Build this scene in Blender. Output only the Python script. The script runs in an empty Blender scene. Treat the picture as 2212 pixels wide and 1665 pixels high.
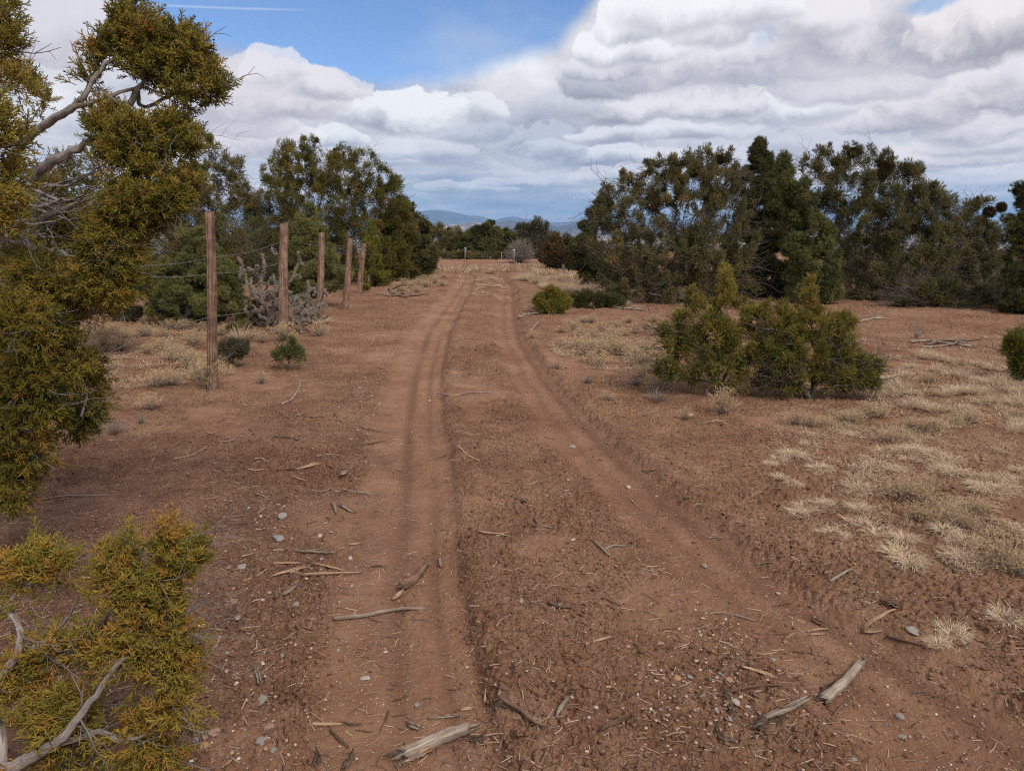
import bpy, math, random
import numpy as np
from mathutils import Vector

sc = bpy.context.scene
COL = sc.collection
rng = np.random.default_rng(7)
random.seed(7)

# ------------------------------------------------------------------ camera
F_PX, CX, CY = 1600.0, 1106.0, 832.5           # photo frame of 2212 x 1665
PITCH = math.radians(12.17)
EYE = np.array([0.0, 0.0, 1.6])
FW = np.array([0, math.cos(PITCH), -math.sin(PITCH)])
RT = np.array([1.0, 0, 0])
UP = np.array([0, math.sin(PITCH), math.cos(PITCH)])
cam_d = bpy.data.cameras.new("camera")
cam_d.sensor_width = 36.0
cam_d.lens = F_PX / 2212 * 36.0
cam_d.clip_start = 0.05
cam_d.clip_end = 60000
cam = bpy.data.objects.new("camera", cam_d)
COL.objects.link(cam)
cam.location = EYE
cam.rotation_euler = (math.radians(90) - PITCH, 0, 0)
sc.camera = cam

def at(px, py, zc):
    """point seen at photo position px,py at depth zc metres in front of the eye"""
    px = np.asarray(px, float); py = np.asarray(py, float); zc = np.asarray(zc, float)
    return EYE + zc[..., None] * (FW + ((px - CX) / F_PX)[..., None] * RT + ((CY - py) / F_PX)[..., None] * UP)

def ray(px, py):
    d = FW + (px - CX) / F_PX * RT + (CY - py) / F_PX * UP
    return d / np.linalg.norm(d)

def azel(px, py):
    d = ray(px, py)
    return math.atan2(d[0], d[1]), math.asin(d[2])

# ------------------------------------------------------------------ node helpers
class NT:
    def __init__(s, tree):
        s.t = tree; s.n = tree.nodes; s.l = tree.links
    def put(s, sock, v):
        if isinstance(v, bpy.types.NodeSocket): s.l.new(v, sock)
        elif v is not None:
            if sock.type == 'RGBA' and len(v) == 3: v = (*v, 1)
            sock.default_value = v
    def m(s, op, a=None, b=None, c=None, clamp=False):
        n = s.n.new('ShaderNodeMath'); n.operation = op; n.use_clamp = clamp
        for k, v in enumerate((a, b, c)):
            if v is not None: s.put(n.inputs[k], v)
        return n.outputs[0]
    def v(s, op, a=None, b=None, c=None, out=0):
        n = s.n.new('ShaderNodeVectorMath'); n.operation = op
        for k, x in enumerate((a, b, c)):
            if x is not None: s.put(n.inputs[k], x)
        return n.outputs[out]
    def mr(s, x, a, b, c=0.0, d=1.0, smooth=True):
        n = s.n.new('ShaderNodeMapRange')
        n.interpolation_type = 'SMOOTHSTEP' if smooth else 'LINEAR'
        for k, v in enumerate((x, a, b, c, d)): s.put(n.inputs[k], v)
        return n.outputs[0]
    def mix(s, f, a, b, mode='MIX'):
        n = s.n.new('ShaderNodeMix'); n.data_type = 'RGBA'; n.blend_type = mode
        s.put(n.inputs[0], f); s.put(n.inputs[6], a); s.put(n.inputs[7], b)
        return n.outputs[2]
    def comb(s, x, y, z=0.0):
        n = s.n.new('ShaderNodeCombineXYZ')
        for k, v in enumerate((x, y, z)): s.put(n.inputs[k], v)
        return n.outputs[0]
    def sep(s, v):
        n = s.n.new('ShaderNodeSeparateXYZ'); s.put(n.inputs[0], v); return n.outputs
    def noise(s, vec, scale, detail=4, rough=0.5, dist=0.0, out=0, lac=2.0):
        n = s.n.new('ShaderNodeTexNoise')
        if vec is not None: s.put(n.inputs['Vector'], vec)
        s.put(n.inputs['Scale'], scale); n.inputs['Detail'].default_value = detail
        n.inputs['Roughness'].default_value = rough; n.inputs['Distortion'].default_value = dist
        n.inputs['Lacunarity'].default_value = lac
        return n.outputs[out]
    def vor(s, vec, scale, feature='F1', out=0, rand=1.0):
        n = s.n.new('ShaderNodeTexVoronoi'); n.feature = feature
        if vec is not None: s.put(n.inputs['Vector'], vec)
        s.put(n.inputs['Scale'], scale); n.inputs['Randomness'].default_value = rand
        return n.outputs[out]
    def ramp(s, f, stops):
        n = s.n.new('ShaderNodeValToRGB'); s.put(n.inputs[0], f)
        e = n.color_ramp.elements
        while len(e) < len(stops): e.new(0.5)
        for k, (p, c) in enumerate(stops):
            e[k].position = p; e[k].color = (*c, 1)
        return n.outputs[0]
    def attr(s, name, out='Fac'):
        n = s.n.new('ShaderNodeAttribute'); n.attribute_name = name; return n.outputs[out]

def srgb(r, g, b):
    f = lambda c: (c / 255 / 12.92) if c <= 10.3 else ((c / 255 + 0.055) / 1.055) ** 2.4
    return (f(r), f(g), f(b))

# ------------------------------------------------------------------ sun, sky, exposure
SUN_EL, SUN_AZ = math.radians(48), math.radians(142)     # azimuth from +Y clockwise: behind and to the right
sd = Vector((math.sin(SUN_AZ) * math.cos(SUN_EL), math.cos(SUN_AZ) * math.cos(SUN_EL), math.sin(SUN_EL)))
sun_d = bpy.data.lights.new("sun", 'SUN')
sun_d.energy = 2.9
sun_d.angle = math.radians(22)
sun_d.color = (1.0, 0.93, 0.83)
sun = bpy.data.objects.new("sun", sun_d); COL.objects.link(sun)
sun.rotation_euler = sd.to_track_quat('Z', 'Y').to_euler()

sc.view_settings.view_transform = 'Standard'
sc.view_settings.look = 'None'
sc.view_settings.gamma = 1.0
sc.cycles.use_denoising = False
sc.cycles.filter_width = 1.15
sc.view_settings.exposure = 0.20

world = bpy.data.worlds.new("World"); sc.world = world
world.use_nodes = True
wt = world.node_tree; wt.nodes.clear(); W = NT(wt)
def build_sky():
    tc = wt.nodes.new('ShaderNodeTexCoord').outputs['Generated']
    d = W.v('NORMALIZE', tc)
    x, y, z = W.sep(d)
    az = W.m('MULTIPLY', W.m('ARCTAN2', x, y), 57.2958)
    el = W.m('MULTIPLY', W.m('ARCSINE', z), 57.2958)
    sky = wt.nodes.new('ShaderNodeTexSky'); sky.sky_type = 'NISHITA'; sky.sun_disc = False
    sky.sun_elevation = SUN_EL; sky.sun_rotation = SUN_AZ; sky.altitude = 1900
    sky.air_density = 1.0; sky.dust_density = 0.6; sky.ozone_density = 1.5
    # radiances below are divided by the background strength at the end
    S = 0.1
    K = lambda c, g=1.0: tuple(v * g for v in c)
    blue = W.v('MULTIPLY', sky.outputs[0], (S * 1.05, S * 1.2, S * 1.42))
    # shared noise fields, shrinking towards the horizon the way distant clouds do
    # local scale: features are smaller near the horizon
    sh = W.m('ADD', W.m('MAXIMUM', el, 0.0), 1.6)
    lv = W.m('MULTIPLY', W.m('LOGARITHM', sh, 2.71828), 9.0)
    base = W.comb(W.m('MULTIPLY', az, 0.80), W.m('MULTIPLY', lv, 1.0), 3.0)
    warpc = W.noise(base, 0.14, 4, 0.6, out=1)
    warp = W.v('SUBTRACT', warpc, (0.5, 0.5, 0.5))
    amp = W.m('ADD', W.m('MULTIPLY', W.m('MINIMUM', sh, 30.0), 0.20), 0.10)
    warp2 = W.v('MULTIPLY', warp, (1.8, 0.9, 0.0))
    q = W.v('MULTIPLY_ADD', warp2, W.comb(amp, amp, 0.0), W.comb(az, el, 0.0))
    wb = W.v('MULTIPLY_ADD', warp, (2.6, 2.6, 0.0), base)
    fine = W.noise(wb, 0.30, 6, 0.62)
    def puffs(v):
        n = wt.nodes.new('ShaderNodeTexVoronoi'); n.feature = 'F1'; n.normalize = True
        W.put(n.inputs['Vector'], v); n.inputs['Scale'].default_value = 0.17
        n.inputs['Detail'].default_value = 1.3; n.inputs['Roughness'].default_value = 0.55
        return n.outputs[0]
    relief = W.m('SUBTRACT', puffs(W.v('ADD', wb, (0.5, 1.3, 0.0))), puffs(wb))     # lit tops of the billows
    band = W.noise(W.comb(W.m('MULTIPLY', az, 0.13), W.m('MULTIPLY', lv, 0.42), 1.0), 0.5, 5, 0.55)
    # blue gap: clouds reach up to this elevation, drawn as a curve over azimuth
    pts = [(-400, -400), (100, -300), (200, -60), (290, 40), (370, 78), (470, 92), (590, 128), (700, 158), (860, 172), (960, 165), (1080, 125),
           (1200, 88), (1330, -60), (1400, -300), (2600, -900)]
    fc = wt.nodes.new('ShaderNodeFloatCurve')
    cv = fc.mapping.curves[0]
    pl = []
    for p in pts:
        a, e = azel(*p); pl.append(((math.degrees(a) + 60) / 120, min(1, max(0, math.degrees(e) / 40))))
    while len(cv.points) < len(pl): cv.points.new(0.5, 0.5)
    for k, p in enumerate(pl): cv.points[k].location = p; cv.points[k].handle_type = 'VECTOR'
    fc.mapping.update()
    W.put(fc.inputs['Value'], W.m('DIVIDE', W.m('ADD', az, 60.0), 120.0))
    lim = W.m('MULTIPLY', fc.outputs[0], 40.0)
    qx, qy, _ = W.sep(q)
    edge = W.m('SUBTRACT', lim, W.m('ADD', W.m('MULTIPLY', el, 0.75), W.m('MULTIPLY', qy, 0.25)))
    cover = W.mr(W.m('ADD', edge, W.m('MULTIPLY', W.m('SUBTRACT', fine, 0.5), 1.6)), -0.5, 1.3)
    # high thin veil inside the blue
    veil = band
    blue = W.mix(W.m('MULTIPLY', W.mr(veil, 0.42, 0.8), 0.4), blue, K((0.80, 0.86, 0.95), 0.80))
    # broken cloud overhead, out of the picture, brightened to add soft fill light
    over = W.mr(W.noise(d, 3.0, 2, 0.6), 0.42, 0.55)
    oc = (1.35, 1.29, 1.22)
    # general cloud deck
    t = W.m('ADD', W.m('ADD', W.m('MULTIPLY', band, 0.75), W.m('MULTIPLY', fine, 0.25)), W.m('MULTIPLY', relief, 0.30))
    deck_hi = W.ramp(W.mr(t, 0.33, 0.66, smooth=False), [(0.0, srgb(160, 164, 180)), (0.35, srgb(190, 193, 205)), (0.62, srgb(224, 223, 228)), (1.0, srgb(248, 248, 250))])
    deck_lo = W.ramp(W.mr(t, 0.36, 0.62, smooth=False), [(0.0, srgb(148, 166, 194)), (0.4, srgb(176, 190, 211)), (0.65, srgb(208, 214, 225)), (1.0, srgb(238, 236, 238))])
    deck = W.mix(W.mr(W.m('ADD', el, W.m('MULTIPLY', W.m('SUBTRACT', band, 0.5), 3.0)), 1.3, 5.5), deck_lo, deck_hi)
    cloudy = W.mix(cover, blue, deck)
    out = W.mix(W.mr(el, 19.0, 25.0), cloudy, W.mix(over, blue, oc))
    # single cumulus: (x, y, half width, half height, lit colour, base colour, strength)
    wht, pnk, gry, dgr, bgr = srgb(248, 249, 251), srgb(236, 229, 232), srgb(186, 187, 199), srgb(158, 160, 175), srgb(160, 175, 200)
    cells = [
        (560, 215, 200, 75, pnk, srgb(190, 186, 198), .75), (720, 195, 90, 42, srgb(228, 224, 230), gry, .8),
        (870, 250, 150, 58, wht, srgb(176, 178, 194), .95), (1010, 245, 80, 45, wht, gry, .7),
        (540, 315, 130, 40, pnk, srgb(180, 180, 196), .7), (700, 305, 110, 34, wht, bgr, .8),
        (1080, 300, 170, 50, srgb(205, 211, 222), srgb(148, 160, 182), .7), (900, 340, 120, 26, srgb(232, 234, 240), bgr, .6),
        (1600, 110, 280, 125, srgb(232, 228, 232), srgb(190, 190, 202), .8),
        (1950, 60, 230, 110, srgb(234, 228, 232), srgb(176, 175, 188), .8),
        (2150, 60, 150, 85, srgb(246, 240, 240), srgb(168, 166, 178), .9),
        (2120, 190, 230, 75, srgb(240, 234, 236), srgb(165, 164, 178), .85),
        (1840, 180, 150, 62, srgb(226, 222, 228), srgb(172, 172, 186), .85),
        (1470, 30, 130, 62, wht, srgb(206, 207, 216), .9), (1372, 62, 84, 48, wht, srgb(196, 198, 209), .9), (1560, 62, 96, 56, srgb(246, 245, 248), srgb(192, 192, 204), .85), (1640, 25, 76, 50, wht, srgb(206, 206, 216), .8),
        (1300, 108, 74, 40, wht, srgb(186, 188, 201), .9), (1420, 108, 92, 40, wht, srgb(182, 184, 198), .85), (1530, 128, 100, 38, srgb(244, 243, 247), srgb(178, 179, 193), .85), (1640, 110, 80, 40, srgb(240, 238, 242), srgb(188, 187, 199), .7),
        (1255, 150, 56, 28, srgb(232, 233, 239), srgb(176, 178, 193), .8), (1370, 150, 100, 26, srgb(226, 226, 234), srgb(162, 164, 180), .8),
        (1760, 45, 92, 56, srgb(244, 240, 243), srgb(198, 196, 207), .75), (1880, 105, 92, 40, srgb(240, 235, 239), srgb(176, 176, 190), .7), (2050, 130, 84, 34, srgb(246, 240, 241), srgb(174, 173, 187), .75), (1780, 150, 84, 34, srgb(236, 233, 238), srgb(178, 178, 192), .7),
        (1330, 170, 150, 38, srgb(190, 190, 202), srgb(150, 152, 168), .85),
        (1230, 225, 70, 40, srgb(214, 216, 224), gry, .85), (1450, 215, 230, 48, srgb(238, 236, 240), srgb(150, 152, 168), .9),
        (1700, 245, 170, 50, wht, srgb(184, 185, 200), .85), (1980, 265, 200, 45, srgb(240, 234, 237), srgb(168, 168, 184), .85),
        (1420, 290, 200, 34, srgb(240, 240, 244), srgb(172, 176, 192), .8), (1230, 330, 160, 32, srgb(240, 242, 246), srgb(166, 174, 194), .85),
        (1700, 330, 160, 38, srgb(222, 220, 228), srgb(165, 168, 186), .7), (2000, 345, 190, 40, srgb(246, 238, 238), srgb(156, 164, 188), .8),
        (2130, 300, 120, 36, srgb(240, 236, 238), srgb(168, 172, 190), .7),
        (1180, 395, 150, 15, srgb(225, 227, 234), bgr, .7), (1000, 405, 110, 14, srgb(226, 228, 234), bgr, .7),
        (1330, 375, 90, 20, srgb(236, 234, 238), bgr, .7),
        (90, 110, 120, 40, srgb(214, 208, 216), srgb(186, 182, 194), .7),
        (120, 60, 150, 60, srgb(226, 224, 232), srgb(216, 212, 222), .7),
    ]
    cells += [(640, 175, 110, 40, srgb(240, 236, 239), srgb(196, 196, 208), .75), (620, 262, 120, 36, srgb(238, 232, 236), srgb(188, 186, 199), .7), (480, 250, 120, 60, srgb(226, 220, 226), srgb(196, 192, 204), .6),
              (780, 355, 120, 24, srgb(232, 232, 238), srgb(168, 178, 198), .7), (1500, 350, 120, 26, srgb(238, 234, 238), srgb(166, 172, 192), .7), (1850, 395, 200, 26, srgb(230, 226, 232), srgb(156, 166, 190), .7)]
    jr = random.Random(21); out_c = []
    for c in cells:                                   # break long banks into uneven heaps
        if c[2] / c[3] > 2.7 and c[2] > 70:
            k = jr.uniform(-.12, .12)
            for sg in (-1, 1):
                out_c.append((c[0] + c[2] * (.42 * sg + k), c[1] + c[3] * jr.uniform(-.45, .45), c[2] * jr.uniform(.48, .72), c[3] * jr.uniform(.75, 1.35), c[4], c[5], c[6]))
        else: out_c.append(c)
    cells = out_c
    cells.sort(key=lambda c: -c[1])
    bl = srgb(122, 170, 222)
    cells += [(1662, 78, 26, 30, bl, bl, .35), (2020, 8, 80, 26, bl, bl, .7)]
    hf = W.noise(W.v('MULTIPLY_ADD', warp, (3.5, 3.5, 0.0), base), 0.85, 4, 0.6)
    ero = W.m('ADD', W.m('MULTIPLY', hf, -1.3), W.m('MULTIPLY_ADD', relief, -0.9, W.m('MULTIPLY_ADD', fine, -2.2, 1.75)))
    glow = W.m('ADD', W.m('MULTIPLY', hf, 0.8), W.m('MULTIPLY_ADD', relief, 1.7, W.m('MULTIPLY_ADD', fine, 1.4, -0.65)))
    for (px, py, hw, hh, hi, lo, st) in cells:
        a, e = azel(px, py)
        q = W.v('MULTIPLY_ADD', out, (1e-6, 1e-6, 0.0), q)       # evaluates the clouds one after the other
        w = math.degrees(hw / F_PX); h = math.degrees(hh / F_PX)
        loc = W.v('MULTIPLY', W.v('SUBTRACT', q, (math.degrees(a), math.degrees(e), 0)), (1 / w, 1 / h, 0))
        u, vv, _ = W.sep(loc)
        neg = W.m('MINIMUM', vv, 0.0)
        v2 = W.m('MULTIPLY_ADD', neg, 0.45, vv)
        r2 = W.m('ADD', W.m('MULTIPLY_ADD', u, u, ero), W.m('MULTIPLY', v2, v2))
        dens = W.mr(r2, 1.06, W.m('MULTIPLY_ADD', neg, 1.1, 0.84), 0.0, st) if hi != bl else W.mr(W.m('MULTIPLY_ADD', hf, -0.9, r2), 0.75, -0.5, 0.0, st)
        lit = W.mr(W.m('ADD', vv, glow), -0.24, 0.72)
        out = W.mix(dens, out, W.mix(lit, lo if hi == bl else tuple(c * 0.84 for c in lo), hi))
    # contrail
    a1, e1 = azel(300, 11); a2, e2 = azel(715, 24)
    a1, e1, a2, e2 = [math.degrees(v) for v in (a1, e1, a2, e2)]
    le = W.m('MULTIPLY_ADD', W.m('SUBTRACT', az, a1), (e2 - e1) / (a2 - a1), e1 + 0.05)
    wob = W.m('MULTIPLY', W.m('SUBTRACT', W.noise(W.comb(az, 0.0, 0.0), 3.0, 3), 0.5), 0.10)
    dd = W.m('ABSOLUTE', W.m('SUBTRACT', W.m('SUBTRACT', el, le), wob))
    cm = W.m('MULTIPLY', W.mr(dd, 0.11, 0.0), W.m('MULTIPLY', W.mr(az, a1 - 3, a1 + 1), W.mr(az, a2, a2 - 5)))
    out = W.mix(W.m('MULTIPLY', cm, 0.3), out, (0.82, 0.88, 0.95))
    below = W.mr(el, -0.2, -2.0)
    out = W.mix(below, out, (0.25, 0.16, 0.11))
    bg = wt.nodes.new('ShaderNodeBackground')
    fin = W.v('SCALE', out); fin.node.inputs['Scale'].default_value = 0.91 / S
    W.put(bg.inputs[0], fin); bg.inputs[1].default_value = S
    o = wt.nodes.new('ShaderNodeOutputWorld')
    wt.links.new(bg.outputs[0], o.inputs[0])
build_sky()
sc.cycles.max_bounces = 5
sc.cycles.diffuse_bounces = 2
sc.cycles.glossy_bounces = 1
world.cycles.sampling_method = 'MANUAL'
world.cycles.sample_map_resolution = 512

# ------------------------------------------------------------------ materials
def mat(name):
    m = bpy.data.materials.new(name); m.use_nodes = True
    t = m.node_tree; t.nodes.clear(); N = NT(t)
    b = t.nodes.new('ShaderNodeBsdfPrincipled'); o = t.nodes.new('ShaderNodeOutputMaterial')
    t.links.new(b.outputs[0], o.inputs[0])
    b.inputs['Roughness'].default_value = 0.9
    b.inputs['Specular IOR Level'].default_value = 0.25
    return m, N, b
def bump(N, b, h, dist, strength=1.0):
    n = N.n.new('ShaderNodeBump'); N.put(n.inputs['Height'], h)
    n.inputs['Distance'].default_value = dist; n.inputs['Strength'].default_value = strength
    N.l.new(n.outputs[0], b.inputs['Normal'])
def objco(N):
    return N.n.new('ShaderNodeTexCoord').outputs['Object']
def geopos(N):
    return N.n.new('ShaderNodeNewGeometry').outputs['Position']

def mat_soil():
    m, N, b = mat("red_soil")
    p = geopos(N)
    rut = N.attr('rut'); duff = N.attr('duff')
    big = N.noise(p, 0.9, 5, 0.6); mid = N.noise(p, 7.0, 5, 0.65); small = N.noise(p, 60.0, 4, 0.6); huge = N.noise(p, 0.16, 3, 0.5)
    t = N.m('ADD', N.m('MULTIPLY', big, 0.45), N.m('ADD', N.m('MULTIPLY', mid, 0.4), N.m('MULTIPLY', small, 0.25)))
    rough = N.ramp(N.mr(t, 0.36, 0.72, smooth=False), [(0.0, (0.155, 0.071, 0.040)), (0.4, (0.258, 0.134, 0.077)), (0.7, (0.338, 0.190, 0.115)), (1.0, (0.44, 0.275, 0.175))])
    t2 = N.m('ADD', N.m('MULTIPLY', big, 0.6), N.m('ADD', N.m('MULTIPLY', mid, 0.3), N.m('MULTIPLY', small, 0.12)))
    pack = N.ramp(N.mr(t2, 0.36, 0.68, smooth=False), [(0.0, (0.180, 0.090, 0.053)), (0.5, (0.260, 0.140, 0.082)), (1.0, (0.335, 0.193, 0.120))])
    c = N.mix(rut, rough, pack)
    # washed pale silt and redder crust in broad uneven patches
    pat = N.noise(p, 0.55, 6, 0.7, dist=0.6)
    c = N.mix(N.mr(pat, 0.54, 0.70, 0.0, 0.55), c, (0.37, 0.220, 0.138))
    c = N.mix(N.mr(N.noise(p, 1.3, 5, 0.7), 0.52, 0.70, 0.0, 0.6), c, (0.175, 0.078, 0.050))
    damp = N.attr('damp')
    c = N.mix(N.m('MULTIPLY', damp, N.mr(mid, 0.25, 0.6, 0.55, 1.0)), c, (0.150, 0.074, 0.046))
    dark = N.ramp(mid, [(0.3, (0.12, 0.062, 0.044)), (0.7, (0.23, 0.125, 0.082))])
    c = N.mix(duff, c, dark)
    # pale grit lying in the soil
    g = N.vor(p, 95.0); gc = N.vor(p, 95.0, out=1)
    gs = N.sep(gc)
    pick = N.m('MULTIPLY', N.m('LESS_THAN', g, 0.30), N.m('GREATER_THAN', gs[0], 0.86))
    c = N.mix(pick, c, N.ramp(gs[1], [(0.0, (0.28, 0.17, 0.12)), (0.5, (0.42, 0.32, 0.25)), (1.0, (0.24, 0.22, 0.22))]))
    far = N.mr(N.v('LENGTH', p, out=1), 60.0, 400.0)
    val = N.noise(N.v('MULTIPLY', p, (0.0006, 0.0016, 0.0)), 1.0, 5, 0.6)
    farc = N.ramp(val, [(0.35, (0.07, 0.075, 0.055)), (0.5, (0.17, 0.13, 0.09)), (0.62, (0.36, 0.28, 0.2))])
    c = N.mix(far, c, farc)
    c = N.mix(N.mr(N.v('LENGTH', p, out=1), 60.0, 80.0, 1.0, 0.0), c, (0.93, 0.935, 0.96), 'MULTIPLY')
    N.put(b.inputs['Base Color'], c)
    crk = N.vor(p, 26.0, 'DISTANCE_TO_EDGE')
    crack = N.m('MULTIPLY', N.mr(crk, 0.0, 0.07), N.m('SUBTRACT', 1.0, N.m('MULTIPLY', rut, 0.93)))
    h = N.m('ADD', N.m('MULTIPLY', N.noise(p, 45.0, 6, 0.68), N.m('MULTIPLY_ADD', rut, -0.55, 1.0)), N.m('MULTIPLY', crack, 0.22))
    bump(N, b, h, 0.036, 1.0)
    b.inputs['Roughness'].default_value = 1.0
    b.inputs['Specular IOR Level'].default_value = 0.08
    return m
def mat_leaf(name, stops, rough=0.75):
    m, N, b = mat(name)
    v = N.attr('tint')
    c = N.ramp(v, stops)
    N.put(b.inputs['Base Color'], c)
    b.inputs['Roughness'].default_value = rough
    b.inputs['Specular IOR Level'].default_value = 0.12
    tr = N.n.new('ShaderNodeBsdfTranslucent'); N.put(tr.inputs[0], c)
    mx = N.n.new('ShaderNodeMixShader'); mx.inputs[0].default_value = 0.18
    N.l.new(b.outputs[0], mx.inputs[1]); N.l.new(tr.outputs[0], mx.inputs[2])
    o = [n for n in N.n if n.type == 'OUTPUT_MATERIAL'][0]; N.l.new(mx.outputs[0], o.inputs[0])
    return m
def mat_wood(name, stops, scale=(60, 60, 6), bd=0.004, rough=0.85, attrmix=True):
    """fibres run along the piece: the 'along' vertex attribute carries distance down its length"""
    m, N, b = mat(name)
    p = objco(N)
    al = N.attr('along'); ar = N.attr('around')
    v = N.comb(N.m('MULTIPLY', al, scale[2]), N.m('MULTIPLY', N.m('SINE', ar), scale[0] * 0.05), N.m('MULTIPLY', N.m('COSINE', ar), scale[0] * 0.05))
    oi = N.n.new('ShaderNodeObjectInfo').outputs['Random']
    v = N.v('ADD', v, N.comb(N.m('MULTIPLY', oi, 37.0), 0.0, 0.0))
    f = N.noise(v, 1.0, 5, 0.65); g = N.noise(p, 9.0, 4, 0.6)
    t = N.m('ADD', N.m('MULTIPLY', f, 0.7), N.m('MULTIPLY', g, 0.3))
    N.put(b.inputs['Base Color'], N.ramp(N.mr(t, 0.34, 0.66, smooth=False), stops))
    bump(N, b, f, bd, 0.9)
    b.inputs['Roughness'].default_value = rough
    b.inputs['Specular IOR Level'].default_value = 0.15
    return m
def mat_stone(name, stops, sc_=35):
    m, N, b = mat(name)
    p = objco(N)
    oi = N.n.new('ShaderNodeObjectInfo').outputs['Random']
    f = N.noise(N.v('ADD', p, N.comb(N.m('MULTIPLY', oi, 9.0), 0.0, 0.0)), sc_, 5, 0.65)
    t = N.m('ADD', N.m('MULTIPLY', f, 0.8), N.m('MULTIPLY', N.attr('tint'), 0.5))
    N.put(b.inputs['Base Color'], N.ramp(N.mr(t, 0.3, 0.95, smooth=False), stops))
    bump(N, b, f, 0.004, 0.8)
    return m
M = {}
M['soil'] = mat_soil()
JUN = [(0.0, (0.024, 0.034, 0.010)), (0.35, (0.052, 0.058, 0.014)), (0.6, (0.088, 0.080, 0.018)), (0.82, (0.145, 0.105, 0.022)), (1.0, (0.20, 0.095, 0.022))]
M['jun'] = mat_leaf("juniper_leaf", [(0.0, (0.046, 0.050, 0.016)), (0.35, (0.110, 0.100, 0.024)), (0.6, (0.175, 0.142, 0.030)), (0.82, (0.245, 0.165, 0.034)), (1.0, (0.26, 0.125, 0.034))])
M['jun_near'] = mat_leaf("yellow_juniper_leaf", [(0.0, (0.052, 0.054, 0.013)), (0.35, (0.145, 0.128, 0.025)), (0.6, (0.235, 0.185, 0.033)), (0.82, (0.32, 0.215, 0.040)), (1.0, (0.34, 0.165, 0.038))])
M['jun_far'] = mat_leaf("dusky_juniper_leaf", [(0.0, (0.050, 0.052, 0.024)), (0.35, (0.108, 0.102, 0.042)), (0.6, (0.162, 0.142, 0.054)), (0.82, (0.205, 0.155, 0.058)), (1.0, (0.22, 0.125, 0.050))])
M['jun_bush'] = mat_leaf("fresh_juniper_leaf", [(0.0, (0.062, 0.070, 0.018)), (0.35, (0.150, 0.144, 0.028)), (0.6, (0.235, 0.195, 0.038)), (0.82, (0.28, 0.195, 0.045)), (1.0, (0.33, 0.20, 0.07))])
M['jun_red'] = mat_leaf("rusty_juniper_leaf", [(0.0, (0.040, 0.034, 0.018)), (0.5, (0.105, 0.074, 0.034)), (1.0, (0.16, 0.100, 0.044))])
M['olive'] = mat_leaf("grey_olive_leaf", [(0.0, (0.038, 0.038, 0.024)), (0.5, (0.088, 0.082, 0.046)), (1.0, (0.14, 0.12, 0.075))])
M['pine'] = mat_leaf("pinyon_needle", [(0.0, (0.052, 0.060, 0.022)), (0.4, (0.118, 0.124, 0.042)), (0.75, (0.185, 0.178, 0.058)), (1.0, (0.25, 0.22, 0.08))], 0.7)
M['pine_dark'] = mat_leaf("dark_pinyon_needle", [(0.0, (0.030, 0.032, 0.013)), (0.4, (0.066, 0.068, 0.024)), (0.75, (0.110, 0.104, 0.034)), (1.0, (0.15, 0.132, 0.044))], 0.7)
M['mistle'] = mat_leaf("mistletoe", [(0.0, (0.028, 0.020, 0.011)), (0.5, (0.075, 0.045, 0.018)), (1.0, (0.13, 0.075, 0.026))])
M['straw'] = mat_leaf("straw_blade", [(0.0, (0.25, 0.165, 0.105)), (0.4, (0.46, 0.335, 0.215)), (0.8, (0.66, 0.515, 0.36)), (1.0, (0.76, 0.63, 0.49))])
M['grey_stem'] = mat_leaf("grey_stem", [(0.0, (0.10, 0.075, 0.062)), (0.5, (0.23, 0.18, 0.145)), (1.0, (0.38, 0.31, 0.245))])
M['seed'] = mat_leaf("yellow_seed_head", [(0.0, (0.30, 0.19, 0.10)), (0.5, (0.53, 0.38, 0.21)), (1.0, (0.70, 0.55, 0.36))])
M['spine'] = mat_leaf('cactus_spine', [(0.0, (0.13, 0.10, 0.08)), (0.5, (0.28, 0.23, 0.19)), (1.0, (0.44, 0.38, 0.32))])
M['bark'] = mat_wood("grey_bark", [(0.0, (0.085, 0.068, 0.058)), (0.45, (0.27, 0.225, 0.195)), (1.0, (0.50, 0.45, 0.41))], (60, 60, 14), 0.008)
M['bark_far'] = mat_wood('brown_grey_bark', [(0.0, (0.030, 0.023, 0.019)), (0.5, (0.095, 0.075, 0.062)), (1.0, (0.23, 0.19, 0.165))], (60, 60, 12), 0.006)
M['brown_bark'] = mat_wood('brown_bark', [(0.0, (0.040, 0.026, 0.019)), (0.5, (0.125, 0.085, 0.062)), (1.0, (0.28, 0.205, 0.155))], (60, 60, 12), 0.005)
M['bark_dark'] = mat_wood("dark_bark", [(0.0, (0.018, 0.014, 0.012)), (0.5, (0.062, 0.048, 0.040)), (1.0, (0.15, 0.125, 0.108))], (60, 60, 10), 0.008)
M['twig'] = mat_wood("bare_twig", [(0.0, (0.09, 0.070, 0.058)), (0.5, (0.20, 0.165, 0.14)), (1.0, (0.36, 0.31, 0.275))], (60, 60, 14), 0.003)
M['post'] = mat_wood("weathered_post", [(0.0, (0.030, 0.015, 0.010)), (0.3, (0.11, 0.060, 0.040)), (0.6, (0.235, 0.140, 0.098)), (1.0, (0.42, 0.30, 0.235))], (190, 60, 1.6), 0.02)
M['grey_wood'] = mat_wood("grey_dead_wood", [(0.0, (0.075, 0.052, 0.038)), (0.45, (0.25, 0.19, 0.148)), (1.0, (0.46, 0.39, 0.32))], (110, 60, 9), 0.004)
M['tan_wood'] = mat_wood("split_tan_wood", [(0.0, (0.20, 0.105, 0.055)), (0.4, (0.42, 0.265, 0.155)), (1.0, (0.60, 0.45, 0.31))], (110, 60, 10), 0.004)
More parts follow.
